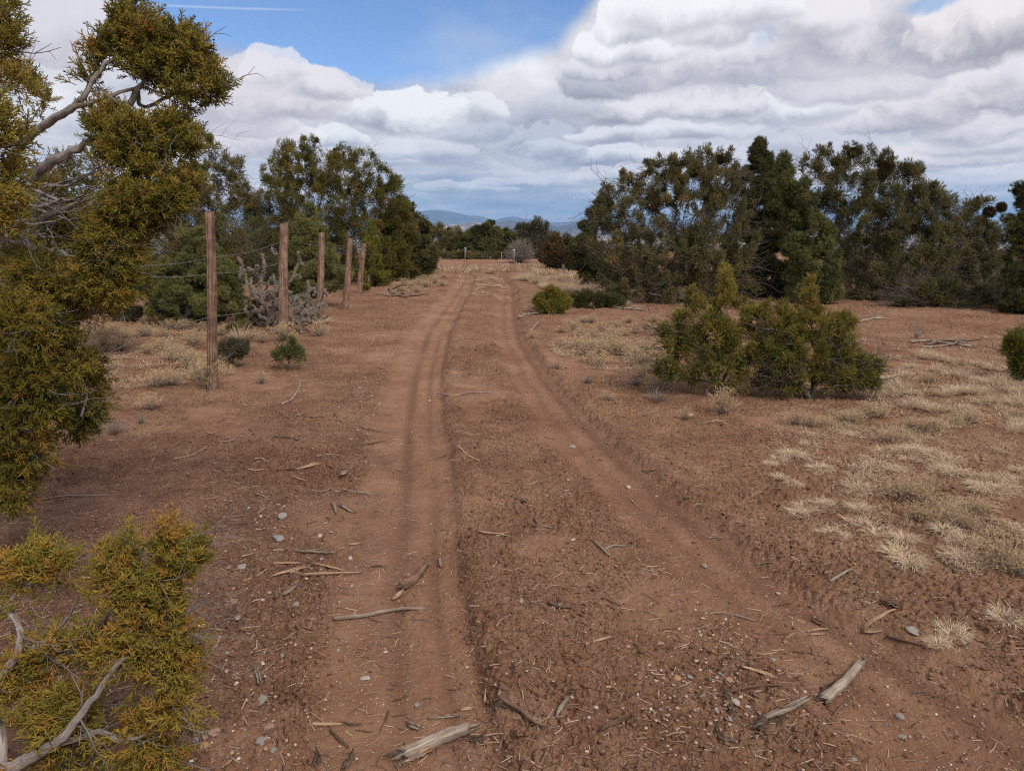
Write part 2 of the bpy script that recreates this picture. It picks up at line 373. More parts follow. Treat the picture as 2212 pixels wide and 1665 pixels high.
M['brown_wood'] = mat_wood("brown_dead_wood", [(0.0, (0.050, 0.028, 0.020)), (0.5, (0.155, 0.090, 0.060)), (1.0, (0.33, 0.22, 0.155))], (110, 60, 10), 0.005)
M['st_grey'] = mat_stone("grey_stone", [(0.0, (0.15, 0.13, 0.115)), (0.5, (0.27, 0.24, 0.215)), (1.0, (0.40, 0.37, 0.33))])
M['st_pink'] = mat_stone("pink_stone", [(0.0, (0.20, 0.105, 0.075)), (0.5, (0.33, 0.20, 0.15)), (1.0, (0.47, 0.33, 0.26))])
M['st_pale'] = mat_stone("pale_stone", [(0.0, (0.26, 0.20, 0.155)), (0.5, (0.42, 0.35, 0.29)), (1.0, (0.58, 0.53, 0.46))])
M['st_oran'] = mat_stone("orange_stone", [(0.0, (0.26, 0.13, 0.06)), (0.5, (0.42, 0.23, 0.12)), (1.0, (0.52, 0.34, 0.2))])
def mat_plain(name, col, rough=0.6, metal=0.0):
    m, N, b = mat(name)
    f = N.noise(objco(N), 40.0, 4, 0.6)
    N.put(b.inputs['Base Color'], N.mix(f, tuple(c * 0.7 for c in col), tuple(min(1, c * 1.3) for c in col)))
    b.inputs['Roughness'].default_value = rough; b.inputs['Metallic'].default_value = metal
    return m
M['wire'] = mat_plain("weathered_wire", (0.12, 0.115, 0.11), 0.6, 0.0)
M['steel'] = mat_plain("green_steel_post", (0.07, 0.075, 0.065), 0.6)
M['white'] = mat_plain("white_paint", (0.75, 0.76, 0.76), 0.5)
M['stave'] = mat_plain("grey_stave", (0.20, 0.17, 0.13), 0.9)
def mat_cholla():
    m, N, b = mat("cholla_skin")
    v = N.attr('tint')
    N.put(b.inputs['Base Color'], N.ramp(N.m('ADD', N.m('MULTIPLY', v, 0.6), N.m('MULTIPLY', N.noise(objco(N), 60.0, 3, 0.6), 0.4)),
          [(0.2, (0.055, 0.040, 0.032)), (0.5, (0.13, 0.10, 0.078)), (0.85, (0.26, 0.21, 0.165))]))
    return m
M['cholla'] = mat_cholla()
def mat_hill(name, stops, scale=0.004):
    m, N, b = mat(name)
    p = geopos(N)
    f = N.noise(p, scale, 6, 0.62)
    N.put(b.inputs['Base Color'], N.ramp(f, stops))
    b.inputs['Roughness'].default_value = 1.0; b.inputs['Specular IOR Level'].default_value = 0.0
    return m

# ------------------------------------------------------------------ mesh helpers
def mesh_from(name, V, F, attrs=None, smooth=False):
    """V (n,3); F (m,3) or (m,4) ints, or a list of both"""
    me = bpy.data.meshes.new(name)
    Fs = F if isinstance(F, list) else [F]
    Fs = [f for f in Fs if len(f)]
    V = np.ascontiguousarray(V, dtype=np.float32)
    me.vertices.add(len(V)); me.vertices.foreach_set('co', V.ravel())
    nl = sum(f.size for f in Fs); npoly = sum(len(f) for f in Fs)
    me.loops.add(nl); me.polygons.add(npoly)
    me.loops.foreach_set('vertex_index', np.concatenate([f.ravel() for f in Fs]).astype(np.int32))
    tot = np.concatenate([np.full(len(f), f.shape[1]) for f in Fs]).astype(np.int32)
    st = np.concatenate([[0], np.cumsum(tot)[:-1]]).astype(np.int32)
    me.polygons.foreach_set('loop_start', st)
    if smooth: me.polygons.foreach_set('use_smooth', np.ones(npoly, bool))
    me.update(calc_edges=True)
    for k, a in (attrs or {}).items():
        at_ = me.attributes.new(k, 'FLOAT', 'POINT')
        at_.data.foreach_set('value', np.ascontiguousarray(a, dtype=np.float32))
    return me
def link(name, me, material=None, parent=None):
    o = bpy.data.objects.new(name, me); COL.objects.link(o)
    if me is not None and material is not None and not me.materials: me.materials.append(material)
    if parent is not None: o.parent = parent
    return o
def tag(o, label, cat, group=None):
    o['label'] = label; o['category'] = cat
    if group: o['group'] = group
    return o
def empty(name, loc=(0, 0, 0)):
    o = bpy.data.objects.new(name, None); COL.objects.link(o); o.location = loc; return o
def structure(o, kind='structure'):
    o['kind'] = kind; return o

class Geo:
    """collects pieces of one mesh"""
    def __init__(s): s.V = []; s.F3 = []; s.F4 = []; s.n = 0; s.A = {}
    def add(s, V, F3=None, F4=None, **attrs):
        V = np.asarray(V, float)
        if F3 is not None and len(F3): s.F3.append(np.asarray(F3) + s.n)
        if F4 is not None and len(F4): s.F4.append(np.asarray(F4) + s.n)
        for k in set(s.A) | set(attrs):
            s.A.setdefault(k, [])
            while len(s.A[k]) < len(s.V): s.A[k].append(np.zeros(len(s.V[len(s.A[k])])))
            a = attrs.get(k, 0.0)
            s.A[k].append(np.full(len(V), a, float) if np.isscalar(a) else np.asarray(a, float))
        s.V.append(V); s.n += len(V)
    def mesh(s, name, smooth=False, origin=None):
        V = np.concatenate(s.V)
        if origin is not None: V = V - np.asarray(origin)
        F = []
        if s.F3: F.append(np.concatenate(s.F3))
        if s.F4: F.append(np.concatenate(s.F4))
        return mesh_from(name, V, F, {k: np.concatenate(a) for k, a in s.A.items()}, smooth)

def frames(T):
    T = T / np.maximum(np.linalg.norm(T, axis=-1, keepdims=True), 1e-9)
    ref = np.where(np.abs(T[..., 2:3]) > 0.9, np.array([1.0, 0, 0]), np.array([0, 0, 1.0]))
    A = np.cross(T, ref); A /= np.maximum(np.linalg.norm(A, axis=-1, keepdims=True), 1e-9)
    B = np.cross(T, A)
    return T, A, B

def tube(g, P, R, sides=6, tint=0.5, cap=True, flat=1.0, lump=0.0, seed=0, ragged=0.0):
    P = np.asarray(P, float); R = np.broadcast_to(np.asarray(R, float), (len(P),)).copy()
    T = np.gradient(P, axis=0)
    T, A, B = frames(T)
    # keep the frame from flipping
    for i in range(1, len(P)):
        a = A[i - 1] - T[i] * np.dot(A[i - 1], T[i]); n = np.linalg.norm(a)
        if n > 1e-6: A[i] = a / n; B[i] = np.cross(T[i], A[i])
    th = np.arange(sides) * 2 * math.pi / sides
    rr = R[:, None] * np.ones(sides)
    if lump:
        r_ = np.random.default_rng(seed + 11)
        prof = 1 + lump * r_.normal(size=(1, sides)) * 0.6 + lump * r_.normal(size=(len(P), sides)) * 0.6
        rr = rr * np.clip(prof, 0.3, 1.9)
    V = P[:, None] + rr[..., None] * (np.cos(th)[None, :, None] * A[:, None] + flat * np.sin(th)[None, :, None] * B[:, None])
    if ragged:
        r_ = np.random.default_rng(seed + 5)
        V[0] += -T[0] * np.abs(r_.normal(size=(sides, 1))) * ragged
        V[-1] += T[-1] * np.abs(r_.normal(size=(sides, 1))) * ragged
    m, s = len(P), sides
    i = np.arange(m - 1)[:, None]; j = np.arange(s)[None]
    a = i * s + j; b = i * s + (j + 1) % s
    F4 = np.stack([a, b, b + s, a + s], -1).reshape(-1, 4)
    F3 = None
    V = V.reshape(-1, 3)
    al = np.concatenate([[0], np.cumsum(np.linalg.norm(np.diff(P, axis=0), axis=1))])
    along = np.repeat(al, s); around = np.tile(th, m)
    if cap:
        V = np.vstack([V, P[0], P[-1]]); k = m * s
        j = np.arange(s)
        F3 = np.vstack([np.stack([np.full(s, k), (j + 1) % s, j], -1), np.stack([np.full(s, k + 1), (m - 1) * s + j, (m - 1) * s + (j + 1) % s], -1)])
        along = np.append(along, [0, al[-1]]); around = np.append(around, [0, 0])
    g.add(V, F3, F4, tint=tint, along=along, around=around)

def rand_dirs(r, n):
    v = r.normal(size=(n, 3)); return v / np.linalg.norm(v, axis=1, keepdims=True)

def scatter(tmpls, pos, axis, scale, tint, r, tjit=0.06):
    """place template sprigs (list of (V, F) with the axis along +Z) at pos with axis directions"""
    g = Geo()
    k = len(pos); which = r.integers(0, len(tmpls), k)
    T, A, B = frames(np.asarray(axis, float))
    ph = r.uniform(0, 2 * math.pi, k)
    A2 = np.cos(ph)[:, None] * A + np.sin(ph)[:, None] * B
    B2 = -np.sin(ph)[:, None] * A + np.cos(ph)[:, None] * B
    for w, (TV, TF, TT) in enumerate(tmpls):
        idx = np.nonzero(which == w)[0]
        if not len(idx): continue
        X = TV[None] * scale[idx][:, None, None]
        V = pos[idx][:, None] + X[..., 0:1] * A2[idx][:, None] + X[..., 1:2] * B2[idx][:, None] + X[..., 2:3] * T[idx][:, None]
        n = len(TV)
        F = (TF[None] + (np.arange(len(idx)) * n)[:, None, None]).reshape(-1, TF.shape[1])
        tt = np.clip(tint[idx][:, None] + TT[None] + r.normal(size=(len(idx), 1)) * tjit, 0, 1)
        kw = dict(F3=F) if TF.shape[1] == 3 else dict(F4=F)
        g.add(V.reshape(-1, 3), tint=tt.ravel(), **kw)
    return g

# sprig templates --------------------------------------------------
def cone(p0, p1, r0, out, n=3, r1=0.0):
    d = p1 - p0; T, A, B = frames(d[None]); A, B = A[0], B[0]
    th = np.arange(n) * 2 * math.pi / n + random.random() * 6
    base = p0 + r0 * (np.cos(th)[:, None] * A + np.sin(th)[:, None] * B)
    midp = p0 + d * 0.72; mid_ = midp + r0 * 0.8 * (np.cos(th)[:, None] * A + np.sin(th)[:, None] * B)
    o = sum(len(v) for v in out[0])
    V = np.vstack([base, mid_, p1]); F = []
    for j in range(n):
        k = (j + 1) % n
        F += [[o + j, o + k, o + n + k], [o + j, o + n + k, o + n + j], [o + n + j, o + n + k, o + 2 * n]]
    out[0].append(V); out[1].append(np.array(F)); out[2].append(np.full(len(V), 0.0))
def tri_leaf(p0, p1, w, out):
    d = p1 - p0; s = np.cross(d, rand_dirs(np.random.default_rng(random.randrange(1 << 30)), 1)[0]); s /= max(np.linalg.norm(s), 1e-9)
    o = sum(len(v) for v in out[0])
    out[0].append(np.vstack([p0 - s * w, p0 + s * w, p1])); out[1].append(np.array([[o, o + 1, o + 2]])); out[2].append(np.zeros(3))
def pack(out, tints=None):
    return np.vstack(out[0]), np.vstack(out[1]), np.concatenate(out[2])
def sprig_near(seed):
    """a juniper branchlet of cord-like twiglets, unit length"""
    random.seed(seed); out = ([], [], [])
    Z = np.array([0, 0, 1.0]); bend = np.array([random.uniform(-.25, .25), random.uniform(-.25, .25), 0])
    ax = lambda t: Z * t + bend * t * t
    for k in range(3): cone(ax(k / 3), ax((k + 1.15) / 3), 0.026, out)
    n = 10
    for i in range(n):
        t = 0.12 + 0.8 * i / n + random.uniform(-.04, .04)
        ph = i * 2.4 + random.uniform(-.5, .5)
        side = np.array([math.cos(ph), math.sin(ph), 0])
        L = (0.50 - 0.28 * t) * random.uniform(.7, 1.25)
        d = side * random.uniform(.5, .9) + Z * random.uniform(.7, 1.0); d /= np.linalg.norm(d)
        p0 = ax(t); p1 = p0 + d * L
        cone(p0, p1, 0.024, out)
        for s in (-1, 1):
            if random.random() < 0.8:
                q0 = p0 + d * L * random.uniform(.3, .65)
                e = d + s * np.cross(d, side + Z * .3) * 0.8; e /= np.linalg.norm(e)
                cone(q0, q0 + e * L * random.uniform(.35, .6), 0.021, out)
    return pack(out)
def sprig_mid(seed, n=11, w=0.05, spread=0.75):
    random.seed(seed); out = ([], [], [])
    Z = np.array([0, 0, 1.0])
    for i in range(n):
        t = i / n * 0.75; ph = i * 2.4 + random.uniform(-.6, .6)
        d = np.array([math.cos(ph), math.sin(ph), 0]) * random.uniform(.2, spread) + Z * random.uniform(.5, 1.0)
        d /= np.linalg.norm(d)
        p0 = Z * t + d * 0.02
        tri_leaf(p0, p0 + d * random.uniform(.3, .55), w * random.uniform(.8, 1.2), out)
    return pack(out)
def tuft_pine(seed, n=16, w=0.035):
    random.seed(seed); out = ([], [], [])
    Z = np.array([0, 0, 1.0])
    for i in range(n):
        ph = i * 2.4; t = i / n * 0.5
        d = np.array([math.cos(ph), math.sin(ph), 0]) * random.uniform(.35, 1.0) + Z * random.uniform(.25, 1.0)
        d /= np.linalg.norm(d)
        tri_leaf(Z * t, Z * t + d * random.uniform(.5, .75), w, out)
    return pack(out)
SPN = [sprig_near(s) for s in range(8)]
SPM = [sprig_mid(40 + s, 12, 0.045) for s in range(8)]
SPF = [sprig_mid(80 + s, 10, 0.052, 0.85) for s in range(8)]
SPU = [sprig_mid(120 + s, 10, 0.040, 0.5) for s in range(8)]
PIN = [tuft_pine(s) for s in range(8)]
PIF = [tuft_pine(20 + s, 9, 0.075) for s in range(8)]

# ------------------------------------------------------------------ noise for the terrain
_perm = np.random.default_rng(3).permutation(4096)
_grad = np.random.default_rng(4).uniform(0, 2 * math.pi, 4096)
_gx, _gy = np.cos(_grad), np.sin(_grad)
def pnoise(x, y):
    xi = np.floor(x).astype(np.int64); yi = np.floor(y).astype(np.int64)
    xf = x - xi; yf = y - yi
    u = xf * xf * xf * (xf * (xf * 6 - 15) + 10); v = yf * yf * yf * (yf * (yf * 6 - 15) + 10)
    def g(ix, iy, dx, dy):
        h = _perm[(_perm[ix & 4095] + iy) & 4095]
        return _gx[h] * dx + _gy[h] * dy
    a = g(xi, yi, xf, yf); b = g(xi + 1, yi, xf - 1, yf); c = g(xi, yi + 1, xf, yf - 1); d = g(xi + 1, yi + 1, xf - 1, yf - 1)
    return (a + u * (b - a)) * (1 - v) + (c + u * (d - c)) * v
def fbm(x, y, o=4, g=0.5):
    s = 0; a = 1
    for k in range(o):
        s = s + a * pnoise(x * 2 ** k + 17.3 * k, y * 2 ** k - 9.1 * k); a *= g
    return s
def sstep(x, a, b):
    t = np.clip((x - a) / (b - a), 0, 1); return t * t * (3 - 2 * t)

# ------------------------------------------------------------------ ruts of the track, as seen in the photo, laid onto the ground
def flat(px, py):
    d = ray(px, py); t = 1.6 / -d[2]; return d[0] * t, d[1] * t
def rut_curve(pts):
    a = []
    for (px, py, hw) in pts:
        x, y = flat(px, py); x2, _ = flat(px + hw, py); a.append((y, x, x2 - x))
    a = np.array(sorted(a)); return a
RUT_L = rut_curve([(880, 1665, 245), (868, 1500, 205), (858, 1350, 180), (856, 1250, 158), (878, 1050, 118), (884, 900, 82), (898, 800, 62), (925, 720, 50),
                   (965, 660, 36), (995, 622, 26), (1008, 600, 20), (1000, 590, 16)])
RUT_R = rut_curve([(2150, 1665, 260), (1940, 1500, 200), (1790, 1400, 160), (1580, 1250, 120), (1420, 1100, 92), (1310, 1000, 75), (1215, 900, 58),
                   (1140, 800, 44), (1098, 720, 34), (1095, 660, 27), (1098, 620, 19), (1080, 598, 15), (1050, 588, 14)])
def rut_fields(x, y):
    out = []
    for Rr in (RUT_L, RUT_R):
        ys = np.clip(y, Rr[0, 0] - 2, Rr[-1, 0])
        c = np.interp(ys, Rr[:, 0], Rr[:, 1]); hw = np.interp(ys, Rr[:, 0], Rr[:, 2])
        s0 = (Rr[1, 1] - Rr[0, 1]) / (Rr[1, 0] - Rr[0, 0])
        c = np.where(y < Rr[0, 0], Rr[0, 1] + (np.maximum(y, Rr[0, 0] - 2) - Rr[0, 0]) * s0, c)
        d = (x - c) / hw
        out.append((d, hw))
    fade = 1 - sstep(y, 26, 33)
    fade = fade * sstep(y, -3.0, -1.0)
    return out, fade
def ground_parts(x, y):
    (L, R), fade = rut_fields(x, y)
    dl, dr = L[0], R[0]
    wob = 0.26 * fbm(x * 1.1, y * 1.1, 4) + 0.11 * fbm(x * 4.5, y * 4.5, 4)
    ml = (1 - sstep(np.abs(dl + wob * 0.6), 0.62, 1.14)) * fade
    mr_ = (1 - sstep(np.abs(dr + wob), 0.65, 1.25)) * fade
    rut = np.clip(ml + mr_ * 0.80, 0, 1) * (0.80 + 0.28 * sstep(fbm(x * 2.1 + 8, y * 1.2, 3), -0.4, 0.3)); rut = np.clip(rut, 0, 1)
    base = 0.05 * fbm(x / 5.0, y / 5.0, 3) * sstep(np.hypot(x, y), 1, 8) + 0.012 * fbm(x * 0.9, y * 0.9, 3)
    z = base
    z = z - 0.050 * ml * (0.6 + 0.4 * sstep(dl, -0.9, 0.3)) - 0.050 * mr_
    z = z + 0.014 * sstep(dr + wob * .9, .82, 1.10) * fade + 0.013 * sstep(dl + wob * .5, .82, 1.06) * fade
    # raised centre and shoulders, spoil along the edges
    z = z + 0.020 * np.exp(-((dl - 1.25) / 0.22) ** 2) * fade + 0.024 * np.exp(-((dr - 1.3) / 0.25) ** 2) + 0.012 * np.exp(-((dr + 1.4) / 0.3) ** 2) * fade
    # wheel grooves inside the left rut
    gro = np.exp(-((dl + 0.02) / 0.13) ** 2) + np.exp(-((dl - 0.50) / 0.09) ** 2) * 0.7 + np.exp(-((dl - 0.90) / 0.08) ** 2) * 1.1
    brk = 0.35 + 0.9 * sstep(fbm(x * 1.5 + 30, y * 0.6, 3), -0.45, 0.45)
    gro = gro * brk
    groR = np.exp(-((dr + wob + 0.25) / 0.20) ** 2) * 0.45 + np.exp(-((dr + wob - 0.55) / 0.24) ** 2) * 0.9
    near = np.clip(fade, 0, 1)
    z = z - 0.014 * gro * ml - 0.010 * groR * mr_
    damp = np.clip((gro * ml * 0.75 + groR * mr_ * 0.95), 0, 1) * near
    # tyre tread left in the grooves
    z = z + 0.0022 * np.sin((y + np.abs(dl - 0.2) * 0.12) * 2 * math.pi / 0.07) * gro * ml * (1 - sstep(y, 5, 8)) * sstep(fbm(x * 2, y * 2 + 4, 2), -0.3, 0.3)
    # smooth silt pans among the clods
    silt = sstep(fbm(x * 0.9 + 40, y * 0.9, 4, 0.6), 0.10, 0.42) * 0.75 * (1 - sstep(y, 9, 14))
    rut = np.maximum(rut, silt)
    # crumbly relief
    rough = 1 - 0.93 * rut
    n1 = fbm(x * 7, y * 7, 4, 0.62); n2 = fbm(x * 38, y * 38, 3, 0.7)
    clod = np.abs(fbm(x * 16 + 5, y * 16, 3, 0.55))
    patch = 0.5 + sstep(fbm(x * 0.7 + 3, y * 0.7, 2), -0.2, 0.35)
    z = z + (0.014 * n1 + 0.0085 * n2 - 0.019 * (0.35 - np.minimum(clod, 0.35)) / 0.35 * patch) * rough + 0.0012 * n2 * rut
    duff = np.exp(-(((x + 2.2) / 1.35) ** 2 + ((y - 3.4) / 2.6) ** 2) * 1.0)
    duff = np.clip(duff * 0.75 + 0.5 * fbm(x * 2.3, y * 2.3, 3) * (duff > 0.05), 0, 0.85)
    # plateau edge and valley
    r = np.hypot(x, y)
    z = z - np.where(r > 48, 90 * (1 - np.exp(-(np.maximum(r - 48, 0) ** 1.0) * 0.055 / 90)), 0)
    z = np.where(r > 200, z + 6 * fbm(x / 600, y / 600, 3) * sstep(r, 200, 2500), z)
    return z, rut, damp, duff
def gz(x, y):
    x = np.atleast_1d(np.asarray(x, float)); y = np.atleast_1d(np.asarray(y, float))
    return ground_parts(x, y)[0]
def on(px, py):
    d = ray(px, py); z = 0.0
    for _ in range(6):
        t = (1.6 - z) / -d[2]; x, y = d[0] * t, d[1] * t; z = 0.5 * z + 0.5 * float(gz(x, y)[0])
    return np.array([x, y, float(gz(x, y)[0])])
def depth_of(px, py):
    p = on(px, py) - EYE; return float(p @ FW)

def build_ground():
    dep = np.concatenate([np.linspace(math.radians(80), math.radians(44), 40)[:-1], np.linspace(math.radians(44), math.radians(2.0), 720)])
    r = 1.6 / np.tan(dep)
    rf = [r[-1]]
    while rf[-1] < 26000: rf.append(rf[-1] * 1.07)
    r = np.concatenate([[0.02], r, rf[1:]])
    az = np.concatenate([np.linspace(-180, -46, 60)[:-1], np.linspace(-46, 46, 1150), np.linspace(46, 180, 60)[1:]])
    A = np.radians(az)
    Rg, Ag = np.meshgrid(r, A, indexing='ij')
    X = Rg * np.sin(Ag); Y = Rg * np.cos(Ag)
    Z, rut, damp, duff = ground_parts(X.ravel(), Y.ravel())
    V = np.stack([X.ravel(), Y.ravel(), Z], -1)
    m, n = X.shape
    i = np.arange(m - 1)[:, None]; j = np.arange(n - 1)[None]
    a = i * n + j
    F = np.stack([a, a + 1, a + n + 1, a + n], -1).reshape(-1, 4)[:, ::-1]
    me = mesh_from("ground", V, F, dict(rut=rut, damp=damp, duff=duff), smooth=True)
    o = link("ground", me, M['soil']); structure(o)
build_ground()

# ------------------------------------------------------------------ far hills
def build_hills():
    def ridge(name, pts, zc, width, stops, rough=0.25, seed=1, scale=0.003):
        P = np.array([at(px, py, zc) for px, py in pts])
        xs = np.linspace(P[0, 0], P[-1, 0], 260)
        top = np.interp(xs, P[:, 0], P[:, 2]); yc = np.interp(xs, P[:, 0], P[:, 1])
        v = np.linspace(-1, 1, 70)
        Xg, Vg = np.meshgrid(xs, v, indexing='ij')
        base = -110.0
        prof = (1 - np.abs(Vg)) ** 1.15
        Yg = yc[:, None] + Vg * width
        n = fbm(Xg / (width * 0.35) + seed * 7, Yg / (width * 0.35), 5, 0.55)
        H = (top[:, None] - base)
        Z = base + H * prof * (1 + rough * n * (1 - prof * 0.8)) + H * 0.05 * fbm(Xg / (width * .08), Yg / (width * .08) + seed, 3) * prof
        V = np.stack([Xg, Yg, Z], -1).reshape(-1, 3)
        m, k = Xg.shape
        i = np.arange(m - 1)[:, None]; j = np.arange(k - 1)[None]; a = i * k + j
        F = np.stack([a, a + k, a + k + 1, a + 1], -1).reshape(-1, 4)
        o = link(name, mesh_from(name, V, F, smooth=True), mat_hill(name + "_rock", stops, scale)); structure(o)
    dk = [(0.35, (0.05, 0.055, 0.045)), (0.6, (0.12, 0.10, 0.08))]
    ridge("mountain_range", [(640, 492), (760, 470), (860, 458), (915, 455), (945, 453), (975, 455), (1005, 463), (1040, 468), (1065, 476), (1090, 470), (1110, 467), (1135, 472),
           (1160, 474), (1185, 480), (1240, 478), (1300, 482), (1420, 470), (1560, 478), (1700, 470), (1900, 480), (2300, 492)], 16000, 1500, dk, 0.3, 1)
    ridge("hills", [(1040, 497), (1062, 484), (1085, 479), (1102, 476), (1120, 481), (1135, 482), (1150, 475), (1160, 471), (1172, 476), (1190, 484), (1205, 489), (1225, 486), (1248, 478),
           (1270, 474), (1300, 474), (1350, 482), (1450, 490), (1600, 486), (1750, 494), (1900, 490), (2100, 500)], 8200, 620, dk, 0.3, 4)
    ridge("pale_cliffs", [(930, 497), (960, 488), (985, 484), (1005, 481), (1030, 479), (1045, 484), (1070, 490), (1090, 498)], 7600, 300,
          [(0.42, (0.16, 0.12, 0.09)), (0.52, (0.36, 0.29, 0.24)), (0.8, (0.46, 0.38, 0.33))], 0.4, 6, 0.006)
build_hills()

# ------------------------------------------------------------------ tree growing
def grow(seeds, tips, r, bal=0.35):
    """join every tip to the seed skeleton by short, direct paths; returns positions, parents"""
    P = [np.asarray(p, float) for p, _ in seeds]; par = [q for _, q in seeds]
    plen = [0.0] * len(P)
    for i in range(len(P)):
        if par[i] >= 0: plen[i] = plen[par[i]] + np.linalg.norm(P[i] - P[par[i]])
    tips = np.asarray(tips, float)
    todo = np.ones(len(tips), bool)
    SP = np.array(P); SL = np.array(plen)
    D = np.linalg.norm(tips[:, None] - SP[None], axis=2)
    C = D + bal * SL[None]
    best = C.argmin(1); bc = C[np.arange(len(tips)), best]
    best = list(best)
    best = np.array(best)
    for _ in range(len(tips)):
        k = int(np.argmin(np.where(todo, bc, 1e18)))
        todo[k] = False
        a = int(best[k]); idx = len(P)
        P.append(tips[k]); par.append(a); L = plen[a] + np.linalg.norm(tips[k] - P[a]); plen.append(L)
        d = np.linalg.norm(tips - tips[k], axis=1) + bal * L
        # avoid hanging back down
        up = (tips[:, 2] - tips[k][2]) < -0.05
        d = d + up * 0.12
        upd = todo & (d < bc)
        bc = np.where(upd, d, bc); best = np.where(upd, idx, best)
    return np.array(P), np.array(par)

def skeleton_mesh(g, P, par, r, r_tip=0.004, r_root=None, expo=2.3, wig=0.10, sides=5, fixed=None, seg=4, minr=0.0):
    n = len(P); acc = np.zeros(n)
    kids = [[] for _ in range(n)]
    for i in range(n):
        if par[i] >= 0: kids[par[i]].append(i)
    order = sorted(range(n), key=lambda i: -i)
    rad = np.zeros(n)
    for i in order:
        if kids[i]: rad[i] = sum(rad[k] ** expo for k in kids[i]) ** (1 / expo)
        else: rad[i] = r_tip
        if fixed is not None and i < len(fixed) and fixed[i]: rad[i] = max(fixed[i], r_tip)
    if r_root:
        s = r_root / max(rad[0], 1e-6)
        nf = len(fixed) if fixed is not None else 0
        for i in range(n):
            if i >= nf: rad[i] = r_tip + (rad[i] - r_tip) * min(s, 3.0)
            elif not fixed[i]: rad[i] *= s
    for i in range(n):
        a = par[i]
        if a < 0: continue
        if rad[i] < minr: continue
        p0, p1 = P[a], P[i]; L = np.linalg.norm(p1 - p0)
        if L < 1e-4: continue
        # leave the parent along the parent's own direction
        if par[a] >= 0:
            d0 = p0 - P[par[a]]; d0 = d0 / max(np.linalg.norm(d0), 1e-6)
        else: d0 = (p1 - p0) / L
        t = np.linspace(0, 1, seg + 1)[:, None]
        c = p0 + d0 * L * 0.4
        C = (1 - t) ** 2 * p0 + 2 * t * (1 - t) * c + t ** 2 * p1
        w = r.normal(size=C.shape) * wig * L * 0.25; w[0] = 0; w[-1] = 0
        C = C + w
        ra = min(rad[a], rad[i] * 1.6) if kids[a] and len(kids[a]) > 1 else rad[a]
        R = np.linspace(ra, rad[i], seg + 1)
        s = sides + (3 if R.max() > 0.03 else 0) + (4 if R.max() > 0.07 else 0)
        tube(g, C, R, s if R.max() > 0.006 else 3, 0.5, cap=False, lump=0.10 if R.max() > 0.012 else 0, seed=i)
    return rad

def blobs_to_world(blobs, zc, dz=1.0):
    out = []
    for b in blobs:
        cx, cy, rx, ry = b[:4]; dd = b[4] if len(b) > 4 else 0.0
        z = zc + dd
        c = at(cx, cy, z); k = z / F_PX
        out.append((c, np.array([rx * k, (rx + ry) / 2 * k * dz, ry * k])))
    return out
def pick_in(bl, n, r, shell=0.55):
    vol = np.array([b[1].prod() ** 0.6 for b in bl]); vol /= vol.sum()
    w = r.choice(len(bl), n, p=vol)
    d = rand_dirs(r, n); rad = (shell + (1 - shell) * r.uniform(size=n) ** 0.6)
    C = np.array([b[0] for b in bl])[w]; S = np.array([b[1] for b in bl])[w]
    return C + d * S * rad[:, None], d, w

